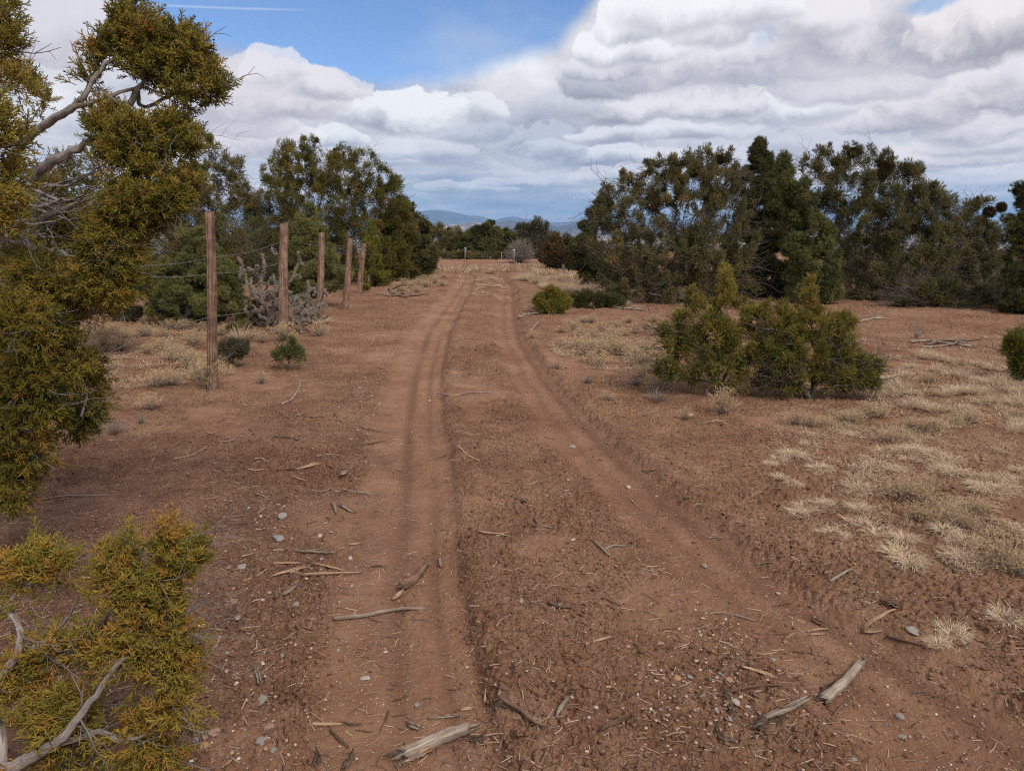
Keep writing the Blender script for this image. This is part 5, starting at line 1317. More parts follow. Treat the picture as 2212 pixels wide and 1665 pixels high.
WOOD = [
 ([(723, 1339), (790, 1333), (860, 1322), (920, 1316)], 8, 'grey_wood', 'long straight grey stick lying across the left rut', 'stick'),
 ([(880, 1641), (915, 1622), (960, 1600), (1004, 1584)], 25, 'grey_wood', 'thick weathered grey log with a splintered orange end at the bottom', 'log'),
 ([(878, 1650), (900, 1634), (925, 1628)], 20, 'tan_wood', 'broken orange wood end lying against the thick grey log', 'split'),
 ([(1080, 1520), (1105, 1530), (1128, 1541), (1155, 1565), (1180, 1586)], 10, 'brown_wood', 'curved dark root at the bottom right of the left rut', 'stick'),
 ([(1085, 1528), (1115, 1538), (1122, 1541)], 6, 'brown_bark', 'short black root crossing the curved dark root', 'stick'),
 ([(927, 1554), (960, 1549), (997, 1543)], 6, 'grey_wood', 'pale thin stick pointing at the orange chip in the left rut', 'split'),
 ([(998, 1535), (1018, 1533)], 7, 'tan_wood', 'short orange chip of wood in the left rut', 'split'),
 ([(1047, 1523), (1049, 1490)], 4, 'tan_wood', 'upright pale splinter at the edge of the left rut', 'split'),
 ([(1068, 1534), (1060, 1515), (1053, 1498)], 6, 'brown_wood', 'brown splinter leaning beside the upright pale one', 'split'),
 ([(1076, 1510), (1082, 1492)], 6, 'grey_wood', 'short grey splinter right of the leaning brown one', 'split'),
 ([(1043, 1591), (1065, 1588), (1086, 1583)], 4, 'tan_wood', 'thin pale twig above its twin, right of the grey log', 'stick'),
 ([(1043, 1604), (1062, 1605), (1080, 1603)], 4, 'tan_wood', 'thin pale twig below its twin, right of the grey log', 'stick'),
 ([(1010, 1597), (1030, 1600), (1050, 1590)], 14, 'brown_bark', 'frayed dark bark shreds at the right end of the grey log', 'bark'),
 ([(1100, 1575), (1088, 1600), (1075, 1625)], 2.5, 'grey_wood', 'thin grey twig slanting right of the grey log', 'stick'),
 ([(675, 1565), (705, 1569), (737, 1566)], 7, 'tan_wood', 'pale peeled stick in the left rut near the bottom', 'stick'),
 ([(714, 1580), (732, 1597), (750, 1614)], 8, 'brown_wood', 'brown stick below the pale peeled one', 'split'),
 ([(735, 1560), (760, 1566), (790, 1564)], 5, 'brown_bark', 'dark frayed twig right of the pale peeled stick', 'bark'),
 ([(839, 1538), (832, 1560), (821, 1580)], 5, 'brown_wood', 'short brown stick lying along the left rut', 'split'),
 ([(853, 1513), (865, 1509), (876, 1504)], 6, 'brown_wood', 'short brown chunk in the left rut near the bottom', 'split'),
 ([(884, 1568), (900, 1576)], 13, 'grey_wood', 'square grey block of wood in the left rut', 'split'),
 ([(690, 1627), (688, 1645), (680, 1662)], 12, 'brown_bark', 'dark bark bundle at the bottom edge, left one', 'bark'),
 ([(762, 1628), (755, 1648), (742, 1668)], 14, 'brown_bark', 'dark bark bundle at the bottom edge, right one', 'bark'),
 ([(682, 1625), (676, 1612)], 4, 'tan_wood', 'small yellow splinter on top of the left bark bundle', 'split'),
 ([(871, 1273), (890, 1261), (905, 1245), (914, 1234)], 14, 'brown_wood', 'stubby brown log with frayed bark in the left rut', 'log'),
 ([(853, 1294), (868, 1281)], 11, 'tan_wood', 'orange wood chunk just below the stubby brown log', 'split'),
 ([(592, 1246), (625, 1239), (664, 1231)], 8, 'tan_wood', 'broad tan splinter at the left end of the splintered wood', 'split'),
 ([(591, 1221), (620, 1221), (648, 1224)], 4.5, 'tan_wood', 'thin tan splinter above the broad one', 'split'),
 ([(680, 1222), (710, 1229), (743, 1236)], 6, 'tan_wood', 'tan splinter slanting above the long one', 'split'),
 ([(655, 1246), (700, 1243), (775, 1241)], 7, 'tan_wood', 'longest tan splinter of the splintered wood by the left rut', 'split'),
 ([(637, 1193), (680, 1196), (727, 1202)], 6, 'grey_wood', 'grey-tan splinter lying above the splintered wood', 'split'),
 ([(753, 1177), (782, 1173)], 4, 'tan_wood', 'small orange splinter in the left rut', 'split'),
 ([(607, 1285), (622, 1281), (640, 1274)], 7, 'grey_wood', 'pale leaf-shaped chip below the splintered wood', 'split'),
 ([(720, 1088), (726, 1109)], 8, 'grey_wood', 'pale grey chip standing on end left of the left rut', 'split'),
 ([(737, 1096), (759, 1107)], 7, 'grey_wood', 'pale pointed chip right of the upright grey chip', 'split'),
 ([(738, 1034), (749, 1021)], 9, 'grey_wood', 'short grey chunk of wood higher up the left rut', 'split'),
 ([(950, 1209), (952, 1225)], 7, 'grey_wood', 'small grey chip in the middle of the left rut', 'split'),
 ([(800, 1226), (818, 1224), (836, 1226)], 6, 'brown_bark', 'dark frayed twig right of the longest tan splinter', 'bark'),
 ([(1036, 1157), (1066, 1154), (1097, 1156)], 3, 'tan_wood', 'thin curved twig on the centre ridge', 'stick'),
 ([(1072, 1359), (1082, 1344), (1094, 1333), (1111, 1328)], 3, 'grey_wood', 'hooked pale twig at the right edge of the left rut', 'stick'),
 ([(1111, 1076), (1131, 1088)], 8, 'brown_wood', 'short brown stub on the centre ridge', 'log'),
 ([(393, 1553), (420, 1542), (456, 1529)], 9, 'grey_wood', 'pale split stick poking out from under the foreground juniper', 'split'),
 ([(551, 1442), (556, 1462), (561, 1482)], 10, 'grey_wood', 'grey frayed stick above the large flat grey stone', 'bark'),
 ([(640, 1019), (665, 1014), (691, 1009)], 6, 'tan_wood', 'white-tan stick on the left shoulder in the middle distance', 'split'),
 ([(609, 875), (630, 866), (643, 845), (651, 822)], 3.5, 'grey_wood', 'curved grey twig on bare soil left of the left rut', 'stick'),
 ([(740, 1061), (778, 1067), (815, 1069)], 3, 'grey_wood', 'thin straight grey twig left of the left rut', 'stick'),
 ([(953, 862), (980, 855), (1009, 852), (1063, 853)], 3.5, 'grey_wood', 'long pale twig lying across the centre ridge', 'stick'),
 ([(989, 967), (1010, 985), (1036, 1000)], 2.8, 'tan_wood', 'pale twig slanting on the centre ridge', 'stick'),
 ([(636, 899), (648, 896), (662, 892)], 4, 'grey_wood', 'short grey twig below the curved grey one', 'split'),
 ([(775, 925), (810, 932), (844, 936)], 4, 'brown_bark', 'dark frayed twig at the left edge of the left rut, upper one', 'bark'),
 ([(777, 963), (810, 957), (844, 950)], 4, 'brown_bark', 'dark frayed twig at the left edge of the left rut, lower one', 'bark'),
 ([(945, 990), (970, 982)], 4, 'brown_bark', 'dark twig on the right edge of the left rut', 'bark'),
 ([(1284, 1170), (1300, 1187), (1317, 1202)], 4.5, 'grey_wood', 'grey twig crossed by another on the centre ridge', 'stick'),
 ([(1307, 1188), (1325, 1181), (1349, 1180)], 4.5, 'grey_wood', 'grey twig lying across the first on the centre ridge', 'stick'),
 ([(1187, 1305), (1208, 1314), (1232, 1319)], 8, 'brown_wood', 'curved smooth brown root piece on the centre ridge', 'stick'),
 ([(1302, 1294), (1320, 1302), (1338, 1308)], 5, 'brown_wood', 'small brown curved root right of the larger one', 'stick'),
 ([(1279, 1391), (1300, 1385), (1322, 1380)], 5.5, 'tan_wood', 'pale tan splinter on the centre ridge at lower right', 'split'),
 ([(1257, 1486), (1290, 1492), (1339, 1494)], 3.5, 'brown_wood', 'long thin brown root on the centre ridge', 'stick'),
 ([(1201, 1552), (1212, 1532), (1228, 1510)], 12, 'grey_wood', 'grey split log piece near the bottom of the centre ridge', 'split'),
 ([(1299, 1580), (1325, 1569), (1359, 1553)], 12, 'brown_wood', 'flat brown slab of wood near the bottom of the centre ridge', 'split'),
 ([(1240, 1428), (1255, 1443)], 4, 'brown_wood', 'tiny brown stick above the long thin root', 'stick'),
 ([(1534, 1323), (1565, 1328), (1596, 1333), (1633, 1341)], 4, 'grey_wood', 'long grey root snaking over the right rut', 'stick'),
 ([(1606, 1447), (1640, 1455), (1676, 1466)], 7, 'tan_wood', 'bright yellow-tan peeled stick in the lower right', 'split'),
 ([(1552, 1482), (1566, 1500), (1576, 1519), (1589, 1562)], 9, 'brown_bark', 'dark strip of bark bending down through the debris patch', 'bark'),
 ([(1573, 1499), (1630, 1490), (1693, 1487)], 6, 'brown_wood', 'long brown root above the debris patch', 'stick'),
 ([(1632, 1576), (1670, 1556), (1705, 1538), (1745, 1521)], 17, 'grey_wood', 'big splintered log with torn bark in the lower right', 'split'),
 ([(1630, 1580), (1660, 1565), (1690, 1560)], 16, 'brown_bark', 'dark torn bark fibres along the foot of the big splintered log', 'bark'),
 ([(1542, 1566), (1552, 1588), (1565, 1600), (1600, 1604)], 10, 'brown_bark', 'bent dark bark piece below the debris patch', 'bark'),
 ([(1781, 1514), (1803, 1498), (1830, 1474), (1857, 1440)], 17, 'grey_wood', 'smooth grey log with a slight bend at the right', 'log'),
 ([(1850, 1445), (1865, 1430), (1872, 1450)], 14, 'brown_bark', 'dark torn bark at the upper end of the smooth grey log', 'bark'),
 ([(1770, 1495), (1790, 1480), (1825, 1465)], 6, 'brown_bark', 'dark twig tangle behind the smooth grey log', 'bark'),
 ([(1795, 1552), (1820, 1525), (1854, 1494)], 4, 'brown_wood', 'thin brown twig in front of the smooth grey log', 'stick'),
 ([(1793, 1265), (1815, 1252), (1837, 1240), (1853, 1247)], 6, 'grey_wood', 'whitish forked stick right of the right rut', 'stick'),
 ([(1864, 1363), (1900, 1342), (1934, 1321)], 9, 'tan_wood', 'pair of split orange-tan slivers right of the right rut', 'split'),
 ([(1870, 1368), (1900, 1366)], 9, 'tan_wood', 'short tan chip below the orange-tan slivers', 'split'),
 ([(1895, 1305), (1920, 1308), (1948, 1318)], 15, 'brown_wood', 'frayed brown bark clump above the orange-tan slivers', 'bark'),
 ([(1745, 1365), (1768, 1360), (1790, 1358)], 5.5, 'tan_wood', 'tan splinter right of the right rut, upper of two', 'split'),
 ([(1750, 1373), (1765, 1371), (1778, 1370)], 4.5, 'tan_wood', 'tan splinter right of the right rut, lower of two', 'split'),
 ([(1760, 1343), (1772, 1350)], 10, 'brown_wood', 'brown block of wood above the two tan splinters', 'split'),
 ([(1917, 1375), (1950, 1384), (1988, 1396)], 6, 'brown_wood', 'brown root running to the grass tuft at lower right', 'stick'),
 ([(1690, 1571), (1722, 1568)], 4.5, 'tan_wood', 'small tan splinter right of the big splintered log', 'split'),
 ([(1838, 700), (1880, 690), (1905, 686)], 5, 'grey_wood', 'fallen grey branch on the red soil right of the bushy junipers', 'twig'),
 ([(1965, 742), (2010, 740), (2060, 748), (2095, 752)], 6, 'grey_wood', 'long fallen branch with side twigs on the right', 'twig'),
 ([(2000, 748), (2040, 738), (2075, 740)], 7, 'brown_bark', 'dark fallen branch behind the long one on the right', 'twig'),
 ([(1990, 752), (2030, 752), (2070, 744)], 4, 'grey_wood', 'shorter fallen branch in front of the long one on the right', 'twig'),
 ([(840, 628), (860, 640), (880, 646)], 5, 'brown_bark', 'dark dead branch on the left verge under the columnar juniper', 'twig'),
 ([(1120, 690), (1140, 680), (1165, 676)], 4, 'grey_wood', 'grey dead branch leaning by the small round shrub', 'twig'),
 ([(1295, 660), (1340, 668), (1400, 672)], 4, 'grey_wood', 'grey dead branch on the ground under the big open juniper', 'twig'),
 ([(90, 1082), (140, 1074), (232, 1071)], 3.2, 'grey_wood', 'thin grey twig on the soil below the big leaning juniper', 'stick'),
 ([(375, 995), (420, 982), (450, 965)], 3, 'grey_wood', 'thin grey twig on the soil left of the track in the middle distance', 'stick'),
 ([(1165, 700), (1145, 715), (1120, 722)], 3, 'grey_wood', 'grey twig at the right edge of the track below the round shrub', 'stick'),
 ([(1520, 920), (1550, 915), (1580, 925)], 6, 'straw', 'flattened grey grass stalks at the foot of the bushy junipers', 'bark'),
]
for k, (pts, w, m_, lab, kind) in enumerate(WOOD):
    nm, cat = {'log': ('log', 'log'), 'bark': ('bark_strip', 'bark'), 'twig': ('dead_branch', 'branch'), 'split': ('wood_splinter', 'wood'), 'stick': ('stick', 'stick')}[kind]
    wood(pts, w, m_, lab, kind, nm, cat, seed=k * 13)
wr = random.Random(9)
def zone_twigs(n, box, label, group, L=(18, 55), w=(2.0, 3.2)):
    for k in range(n):
        px, py = wr.uniform(*box[:2]), wr.uniform(*box[2:]); a = wr.gauss(0, .5) + (math.pi if wr.random() < .5 else 0); l = wr.uniform(*L)
        dx, dy = math.cos(a) * l, math.sin(a) * l * .55
        wood([(px, py), (px + dx * .5 + wr.uniform(-3, 3), py + dy * .5 + wr.uniform(-3, 3)), (px + dx, py + dy)], wr.uniform(*w), wr.choice(['grey_wood', 'tan_wood', 'brown_wood', 'brown_wood']), label, wr.choice(['stick', 'stick', 'split']),
             'twig', 'twig', group, seed=wr.randrange(99999)); ranked(LAST[0], px, py, label)
zone_twigs(26, (440, 740, 880, 1420), 'thin twig left of the left rut', 'twigs left of the track')
zone_twigs(18, (1060, 1300, 900, 1620), 'thin twig on the centre ridge', 'twigs on the centre ridge', (14, 36), (1.8, 3))
zone_twigs(20, (1420, 1900, 1250, 1640), 'thin twig around the lower right debris', 'twigs at lower right')
zone_twigs(14, (700, 1050, 1120, 1640), 'thin twig in the left rut', 'twigs in the left rut', (12, 34), (1.8, 3))
zone_twigs(12, (1330, 1850, 960, 1240), 'thin twig right of the right rut', 'twigs right of the track', (16, 46), (1.8, 3))

# ------------------------------------------------------------------ dry grass tufts and seed-headed brush
def blades(r, K, R, L, lean=(.2, 1.2), curl=1.2, w=.0028, S=6):
    a = r.uniform(0, 2 * math.pi, K); rho = R * np.sqrt(r.uniform(size=K))
    b = np.stack([rho * np.cos(a), rho * np.sin(a), np.zeros(K)], -1)
    a2 = a + r.normal(size=K) * .7; th0 = r.uniform(*lean, K); th1 = th0 + curl * r.uniform(.2, 1.2, K)
    Ls = L * r.uniform(.5, 1.2, K); ta = r.normal(size=K) * .9
    P = [b]; 
    for s in range(S):
        f = s / (S - 1); th = th0 + (th1 - th0) * f ** 1.3; aa = a2 + ta * f
        d = np.stack([np.sin(th) * np.cos(aa), np.sin(th) * np.sin(aa), np.cos(th)], -1)
        P.append(P[-1] + d * (Ls / S)[:, None])
    P = np.stack(P, 1); P[..., 2] = np.maximum(P[..., 2], .004 + .01 * r.uniform(size=K)[:, None])
    n = S + 1
    sd = np.stack([-np.sin(a2 + r.normal(size=K) * .8), np.cos(a2), r.normal(size=K) * .4], -1); sd /= np.linalg.norm(sd, axis=1, keepdims=True)
    wd = w * np.linspace(1, .35, n)
    V = np.stack([P - sd[:, None] * wd[None, :, None], P + sd[:, None] * wd[None, :, None]], 2).reshape(-1, 3)
    k = np.arange(K)[:, None] * n * 2; j = np.arange(n - 1)[None] * 2; q = k + j
    F = np.stack([q, q + 1, q + 3, q + 2], -1).reshape(-1, 4)
    t = np.repeat(np.clip(r.normal(.55, .25, K), 0, 1), n * 2)
    return V, F, t, P
def tuft_mesh(seed, K, R, L, **kw):
    r = np.random.default_rng(seed + 70); g = Geo(); V, F, t, P = blades(r, K, R, L, **kw); g.add(V, F4=F, tint=t)
    return g
tuft_protos = []
for s in range(6):                                              # low curly tufts
    g = tuft_mesh(s, 420, .10, .16, lean=(.35, 1.3), curl=1.5)
    V, F, t, P = blades(np.random.default_rng(s + 5), 9, .06, .36, lean=(.0, .7), curl=.7, w=.0017); g.add(V, F4=F, tint=t)
    me = g.mesh('grass_tuft'); me.materials.append(M['straw']); tuft_protos.append(me)
tall_protos = []
for s in range(5):                                              # taller upright tufts
    g = tuft_mesh(20 + s, 330, .10, .27, lean=(.05, .8), curl=1.0, w=.0025)
    V, F, t, P = blades(np.random.default_rng(s + 55), 16, .06, .46, lean=(.0, .6), curl=.6, w=.0018); g.add(V, F4=F, tint=t)
    me = g.mesh('grass_tuft'); me.materials.append(M['straw']); tall_protos.append(me)
gr_ = random.Random(12)
def tuft(px, py, wpx, label, group=None, tall=False, squash=1.0):
    p = on(px, py); k = depth_of(px, py) / F_PX
    me = gr_.choice(tall_protos if tall else tuft_protos)
    o = link('grass_tuft', me); s = (1.42 + .9 * min(1, max(0, (py - 920) / 200))) * wpx * k / .42
    o.scale = (s * gr_.uniform(.85, 1.15), s * gr_.uniform(.85, 1.15), s * squash * gr_.uniform(.8, 1.1)); o.rotation_euler = (0, 0, gr_.uniform(0, 6.28)); o.location = (p[0], p[1], p[2] - .004)
    tag(o, label, 'grass', group)
    if group: ranked(o, px, py, label)
    return o
stem_protos = []
for s in range(6):
    r = np.random.default_rng(s + 300); g = Geo()
    V, F, t, P = blades(r, 190, .045, .27, lean=(.0, 1.15), curl=.12, w=.0022, S=4); g.add(V, F4=F, tint=t)
    ms = g.mesh('stems'); ms.materials.append(M['grey_stem'])
    tip = P[:, -1]; hi = tip[:, 2] > .08; tip = tip[hi]; dr = (P[:, -1] - P[:, -2])[hi]
    reps = 5; pos = np.repeat(tip, reps, 0) + r.normal(size=(len(tip) * reps, 3)) * .010; ax = np.repeat(dr, reps, 0) * 30 + r.normal(size=pos.shape) * .5
    gh = scatter(SPF, pos, ax, np.full(len(pos), .024) * r.uniform(.6, 1.4, len(pos)), r.uniform(.1, 1, len(pos)), r)
    mh = gh.mesh('seed_heads'); mh.materials.append(M['seed'])
    stem_protos.append((ms, mh))
def brush(px, py, wpx, label, group=None, heads=True, squash=1.0, grey=False):
    p = on(px, py); k = depth_of(px, py) / F_PX; ms, mh = gr_.choice(stem_protos)
    o = empty('dry_shrub', (p[0], p[1], p[2] - .004)); s = 1.25 * wpx * k / .46
    o.scale = (s * gr_.uniform(.85, 1.2), s * gr_.uniform(.85, 1.2), s * squash * gr_.uniform(.85, 1.15)); o.rotation_euler = (0, 0, gr_.uniform(0, 6.28))
    tag(o, label, 'shrub', group)
    if group: ranked(o, px, py, label)
    c = bpy.data.objects.new('stems', ms); COL.objects.link(c); c.parent = o
    if heads: d = bpy.data.objects.new('seed_heads', mh); COL.objects.link(d); d.parent = o
    return o
R4 = lambda x, y: (1622 + x * .2667, 737 + y * .2667)
gl = 'curly grass tuft in the right foreground'; gg = 'grass tufts in the right foreground'
for (x, y, w) in [(150, 1010, 26), (230, 960, 34), (310, 930, 40), (400, 930, 36), (470, 850, 34), (560, 1040, 34), (600, 1080, 30), (520, 980, 24), (830, 1180, 38), (900, 1220, 34), (980, 1230, 30), (960, 1050, 46), (1040, 1010, 42), (1100, 960, 40), (1060, 900, 34),
                  (1180, 880, 36), (1260, 880, 40), (1340, 880, 38), (1430, 910, 42), (1520, 940, 48), (1590, 990, 46), (1620, 1060, 40), (1520, 1060, 34), (1290, 980, 34), (1200, 1050, 34), (420, 1350, 30), (470, 1370, 28), (560, 1330, 28), (640, 1340, 30),
                  (860, 1370, 30), (940, 1370, 32), (1020, 1390, 30), (600, 1560, 32), (680, 1560, 30), (850, 1480, 38), (950, 1510, 38), (1030, 1560, 38), (1100, 1600, 38), (1250, 1620, 36), (1560, 1530, 34), (1500, 1480, 30), (1680, 1620, 34), (1760, 1600, 34),
                  (1900, 1200, 42), (1980, 1230, 38), (2060, 1210, 38), (1950, 1130, 32), (1820, 1170, 30), (760, 740, 26), (820, 760, 26), (900, 750, 24), (2130, 1120, 30), (2190, 1050, 30)]:
    px, py = R4(x, y); tuft(px, py, w, gl, gg, squash=.8)
for (px, py, w, lab) in [(1684, 1035, 24, 'small curly grass tuft standing alone at the left of the dry grass patch'), (1714, 1046, 22, 'lowest small curly grass tuft at the left of the dry grass patch'), (2058, 1370, 40, 'round pale grass tuft with a few tall stalks beside the grey rock'),
                         (2025, 1392, 30, 'small grass tuft just below the round pale one by the grey rock'), (2170, 1345, 46, 'greyish grass tuft near the right edge above the corner'), (1945, 1195, 44, 'dense bleached grass tuft at the tip of the long drooping row'),
                         (1965, 1215, 40, 'last bleached tuft hanging at the lower end of the drooping row'), (1725, 1110, 30, 'ring-shaped bleached tuft alone on cracked soil'), (2080, 1210, 38, 'curly tuft left of the big yellow brush'), (2050, 1205, 34, 'leftmost curly tuft below the yellow brush')]:
    tuft(px, py, w, lab, squash=.85)
gl2 = 'straw tuft right of the bushy junipers'; gg2 = 'straw grass right of the bushy junipers'
for (x, y, w) in [(980, 450, 42), (1040, 410, 42), (1110, 440, 40), (1090, 350, 36), (1160, 420, 38), (1230, 400, 36), (1290, 430, 36), (1260, 540, 36), (1340, 540, 36), (1420, 560, 34), (1490, 570, 34), (1570, 560, 32), (1560, 450, 34), (1650, 430, 34), (1700, 400, 34), (1780, 430, 34),
                  (1860, 430, 36), (1880, 510, 36), (1960, 510, 36), (2040, 540, 36), (2120, 520, 36), (2190, 480, 36), (2150, 640, 36), (2130, 740, 38), (2190, 700, 36), (1400, 130, 30), (1460, 150, 30), (1540, 160, 30), (1620, 180, 28), (1680, 200, 28), (1750, 260, 30), (1800, 310, 30),
                  (1700, 300, 30), (1600, 290, 30), (1900, 350, 32), (2000, 330, 32), (2080, 380, 32), (1130, 300, 30), (1210, 290, 28), (1300, 300, 28), (2050, 250, 28), (1950, 230, 28), (1300, 220, 24), (1500, 250, 26), (1850, 200, 26), (2150, 420, 34), (1050, 560, 28), (1750, 540, 32)]:
    px, py = R4(x, y); tuft(px, py, w, gl2, gg2, tall=gr_.random() < .75, squash=.75)
bl_ = 'yellow brush among the right-hand grass'; bg_ = 'yellow brush among the grass on the right'
for (x, y, w) in [(360, 680, 50), (470, 690, 46), (600, 690, 40), (760, 640, 40), (820, 670, 46), (940, 620, 56), (1040, 610, 50), (1450, 330, 34), (1180, 790, 46), (1120, 820, 40), (1290, 720, 44), (1420, 740, 50), (1500, 740, 40), (1760, 660, 44), (1650, 680, 36), (1160, 1260, 64), (1260, 1280, 64),
                  (1360, 1280, 60), (1430, 1220, 50), (1640, 1480, 60), (1730, 1530, 56), (1600, 1420, 44), (1800, 1400, 54), (1880, 1380, 48), (1700, 200, 28), (2150, 620, 36), (1350, 1450, 50), (1460, 1480, 50)]:
    px, py = R4(x, y); brush(px, py, w, bl_, bg_, squash=.8)
brush(2160, 1225, 92, 'largest yellow seed-headed bush near the right edge'); brush(2195, 1240, 60, 'smaller yellow bush tucked against the right edge')
brush(1313, 866, 28, 'lone little yellow-topped bush on bare soil right of the right rut')
brush(1482, 905, 34, 'tawny dead flower stalks at the left foot of the bushy junipers'); brush(1560, 895, 60, 'bare brownish brush in front of the left bushy juniper')
brush(2185, 1345, 40, 'leafless grey brush beside the greyish tuft at the right edge', heads=False)
R8 = lambda x, y: (1106 + x * .2667, 664 + y * .2667)
b2, g2_ = 'yellow brush between track and bushy junipers', 'yellow brush patch right of the track'
for (x, y, w) in [(540, 330, 50), (600, 390, 54), (680, 380, 46), (760, 330, 40), (830, 350, 46), (880, 390, 46), (950, 370, 46), (1010, 340, 40), (1000, 440, 54), (1080, 470, 56), (1160, 470, 54), (1230, 460, 44), (1060, 370, 40), (1150, 350, 40), (460, 150, 26), (500, 180, 28), (640, 130, 26), (720, 200, 30),
                  (820, 250, 34), (900, 230, 32), (1000, 210, 30), (1080, 180, 28), (400, 300, 28), (660, 260, 30), (740, 270, 30), (950, 120, 26), (1150, 120, 26), (680, 450, 46), (700, 480, 30), (1130, 530, 36), (1050, 560, 36), (560, 230, 28), (1200, 220, 30), (840, 170, 26), (580, 110, 24), (400, 200, 24), (160, 250, 24)]:
    px, py = R8(x, y); brush(px, py, w, b2, g2_, squash=.8)
for (x, y, w, lab) in [(620, 620, 34, 'leafless grey brush on bare soil between the right rut and the bushy junipers'), (1190, 760, 60, 'big grey leafless brush against the left bushy juniper'), (1180, 660, 50, 'pale grey brush behind the big leafless one'), (360, 500, 30, 'small pinkish-grey brush near the edge of the right rut'), (1000, 620, 34, 'small grey brush left of the big leafless one')]:
    px, py = R8(x, y); brush(px, py, w, lab, heads=lab.startswith('pale'), squash=.8)
LF = lambda x, y: (x * .3543, 516 + y * .3543)
b3, g3_ = 'yellow brush left of the fence posts', 'dry brush left of the fence'
for (x, y, w) in [(620, 590, 46), (700, 580, 46), (760, 600, 30), (640, 650, 50), (740, 680, 50), (880, 590, 42), (800, 500, 30), (1000, 600, 30), (1040, 550, 36), (1130, 550, 36), (1000, 690, 46), (960, 680, 36), (1060, 740, 54), (1120, 740, 40), (1180, 650, 50), (900, 700, 36), (1160, 790, 56), (1230, 850, 62),
                  (960, 900, 62), (1050, 890, 50), (1340, 590, 36), (1380, 560, 30), (1460, 600, 30), (1540, 600, 30), (690, 800, 30), (550, 690, 30), (1360, 830, 40), (1600, 630, 30), (900, 520, 24), (1240, 560, 30)]:
    px, py = LF(x, y); brush(px, py, w, b3, g3_, squash=.8)
brush(457, 838, 74, 'spiky dry brush hugging the foot of the first fence post'); brush(612, 735, 44, 'yellow brush at the foot of the second fence post')
brush(690, 725, 36, 'grey-yellow brush at the foot of the shorter cactus'); brush(565, 828, 34, 'small lone yellow brush in front of the olive shrub')
brush(325, 883, 40, 'sprawling low dry brush left of the track below the fence'); brush(305, 915, 36, 'pale branching dead weed on bare soil left of the track', heads=False)
brush(245, 850, 36, 'grey leafless brush beside the green end of the leaning juniper', heads=False); brush(250, 935, 50, 'grey dead brush against the lower branches of the leaning juniper', heads=False)
tuft(520, 735, 40, 'pale straw tuft between the first two fence posts', tall=True); tuft(705, 700, 22, 'small green-yellow tuft at the foot of the third fence post', tall=True)
b4, g4_ = 'pale brush below the dark rounded pine', 'brush on the far left verge'
for (px, py, w) in [(858, 622, 22), (872, 618, 24), (888, 624, 24), (905, 616, 24), (920, 620, 24), (940, 612, 22), (955, 618, 20), (870, 636, 20), (850, 636, 18), (900, 632, 22), (930, 606, 20), (960, 600, 16), (915, 606, 18)]:
    brush(px, py, w, b4, g4_, squash=.8)
b5, g5_ = 'dry tuft on the far right verge', 'grass on the far right verge'
for k in range(60):
    t = gr_.random(); px = 1120 + 200 * t + gr_.uniform(-10, 40); py = 600 + 48 * t + gr_.uniform(-10, 12)
    tuft(px, py, gr_.uniform(16, 26), b5, g5_, tall=True, squash=.8)
b6, g6_ = 'pale tuft between the far ruts', 'grass between the far ruts'
for k in range(16): tuft(1050 + gr_.uniform(-22, 24), 618 + gr_.uniform(-18, 14), gr_.uniform(10, 18), b6, g6_, squash=.6)

rank_labels()
def flat_np(px, py):
    d = FW[None] + ((px - CX) / F_PX)[:, None] * RT + ((CY - py) / F_PX)[:, None] * UP
    t = 1.6 / -d[:, 2]; return d[:, 0] * t, d[:, 1] * t
def far_grass():
    r = np.random.default_rng(77); n = 800
    px = r.uniform(885, 1330, n); py = 574 + r.uniform(0, 1, n) * 15 + np.maximum(px - 1150, 0) * .18
    keep = ~((px > 985) & (px < 1100) & (py > 592)); px, py = px[keep], py[keep]; x, y = flat_np(px, py); z = gz(x, y)
    g = Geo()
    V, F, t, P = blades(r, 12, .12, .15, lean=(0, 1.2), curl=.7, w=.008, S=3)
    n = len(x); s = r.uniform(.6, 1.3, n)[:, None, None]; a = r.uniform(0, 6.28, n)[:, None]
    X = V[None] * s; VX = np.stack([X[..., 0] * np.cos(a) - X[..., 1] * np.sin(a) + x[:, None], X[..., 0] * np.sin(a) + X[..., 1] * np.cos(a) + y[:, None], X[..., 2] + z[:, None]], -1)
    FX = (F[None] + (np.arange(n) * len(V))[:, None, None]).reshape(-1, 4)
    g.add(VX.reshape(-1, 3), F4=FX, tint=np.clip(t[None] * .6 + r.uniform(-.3, .15, n)[:, None], 0, 1).ravel())
    o = link('dry_grass', g.mesh('dry_grass'), M['straw']); o['kind'] = 'stuff'
far_grass()
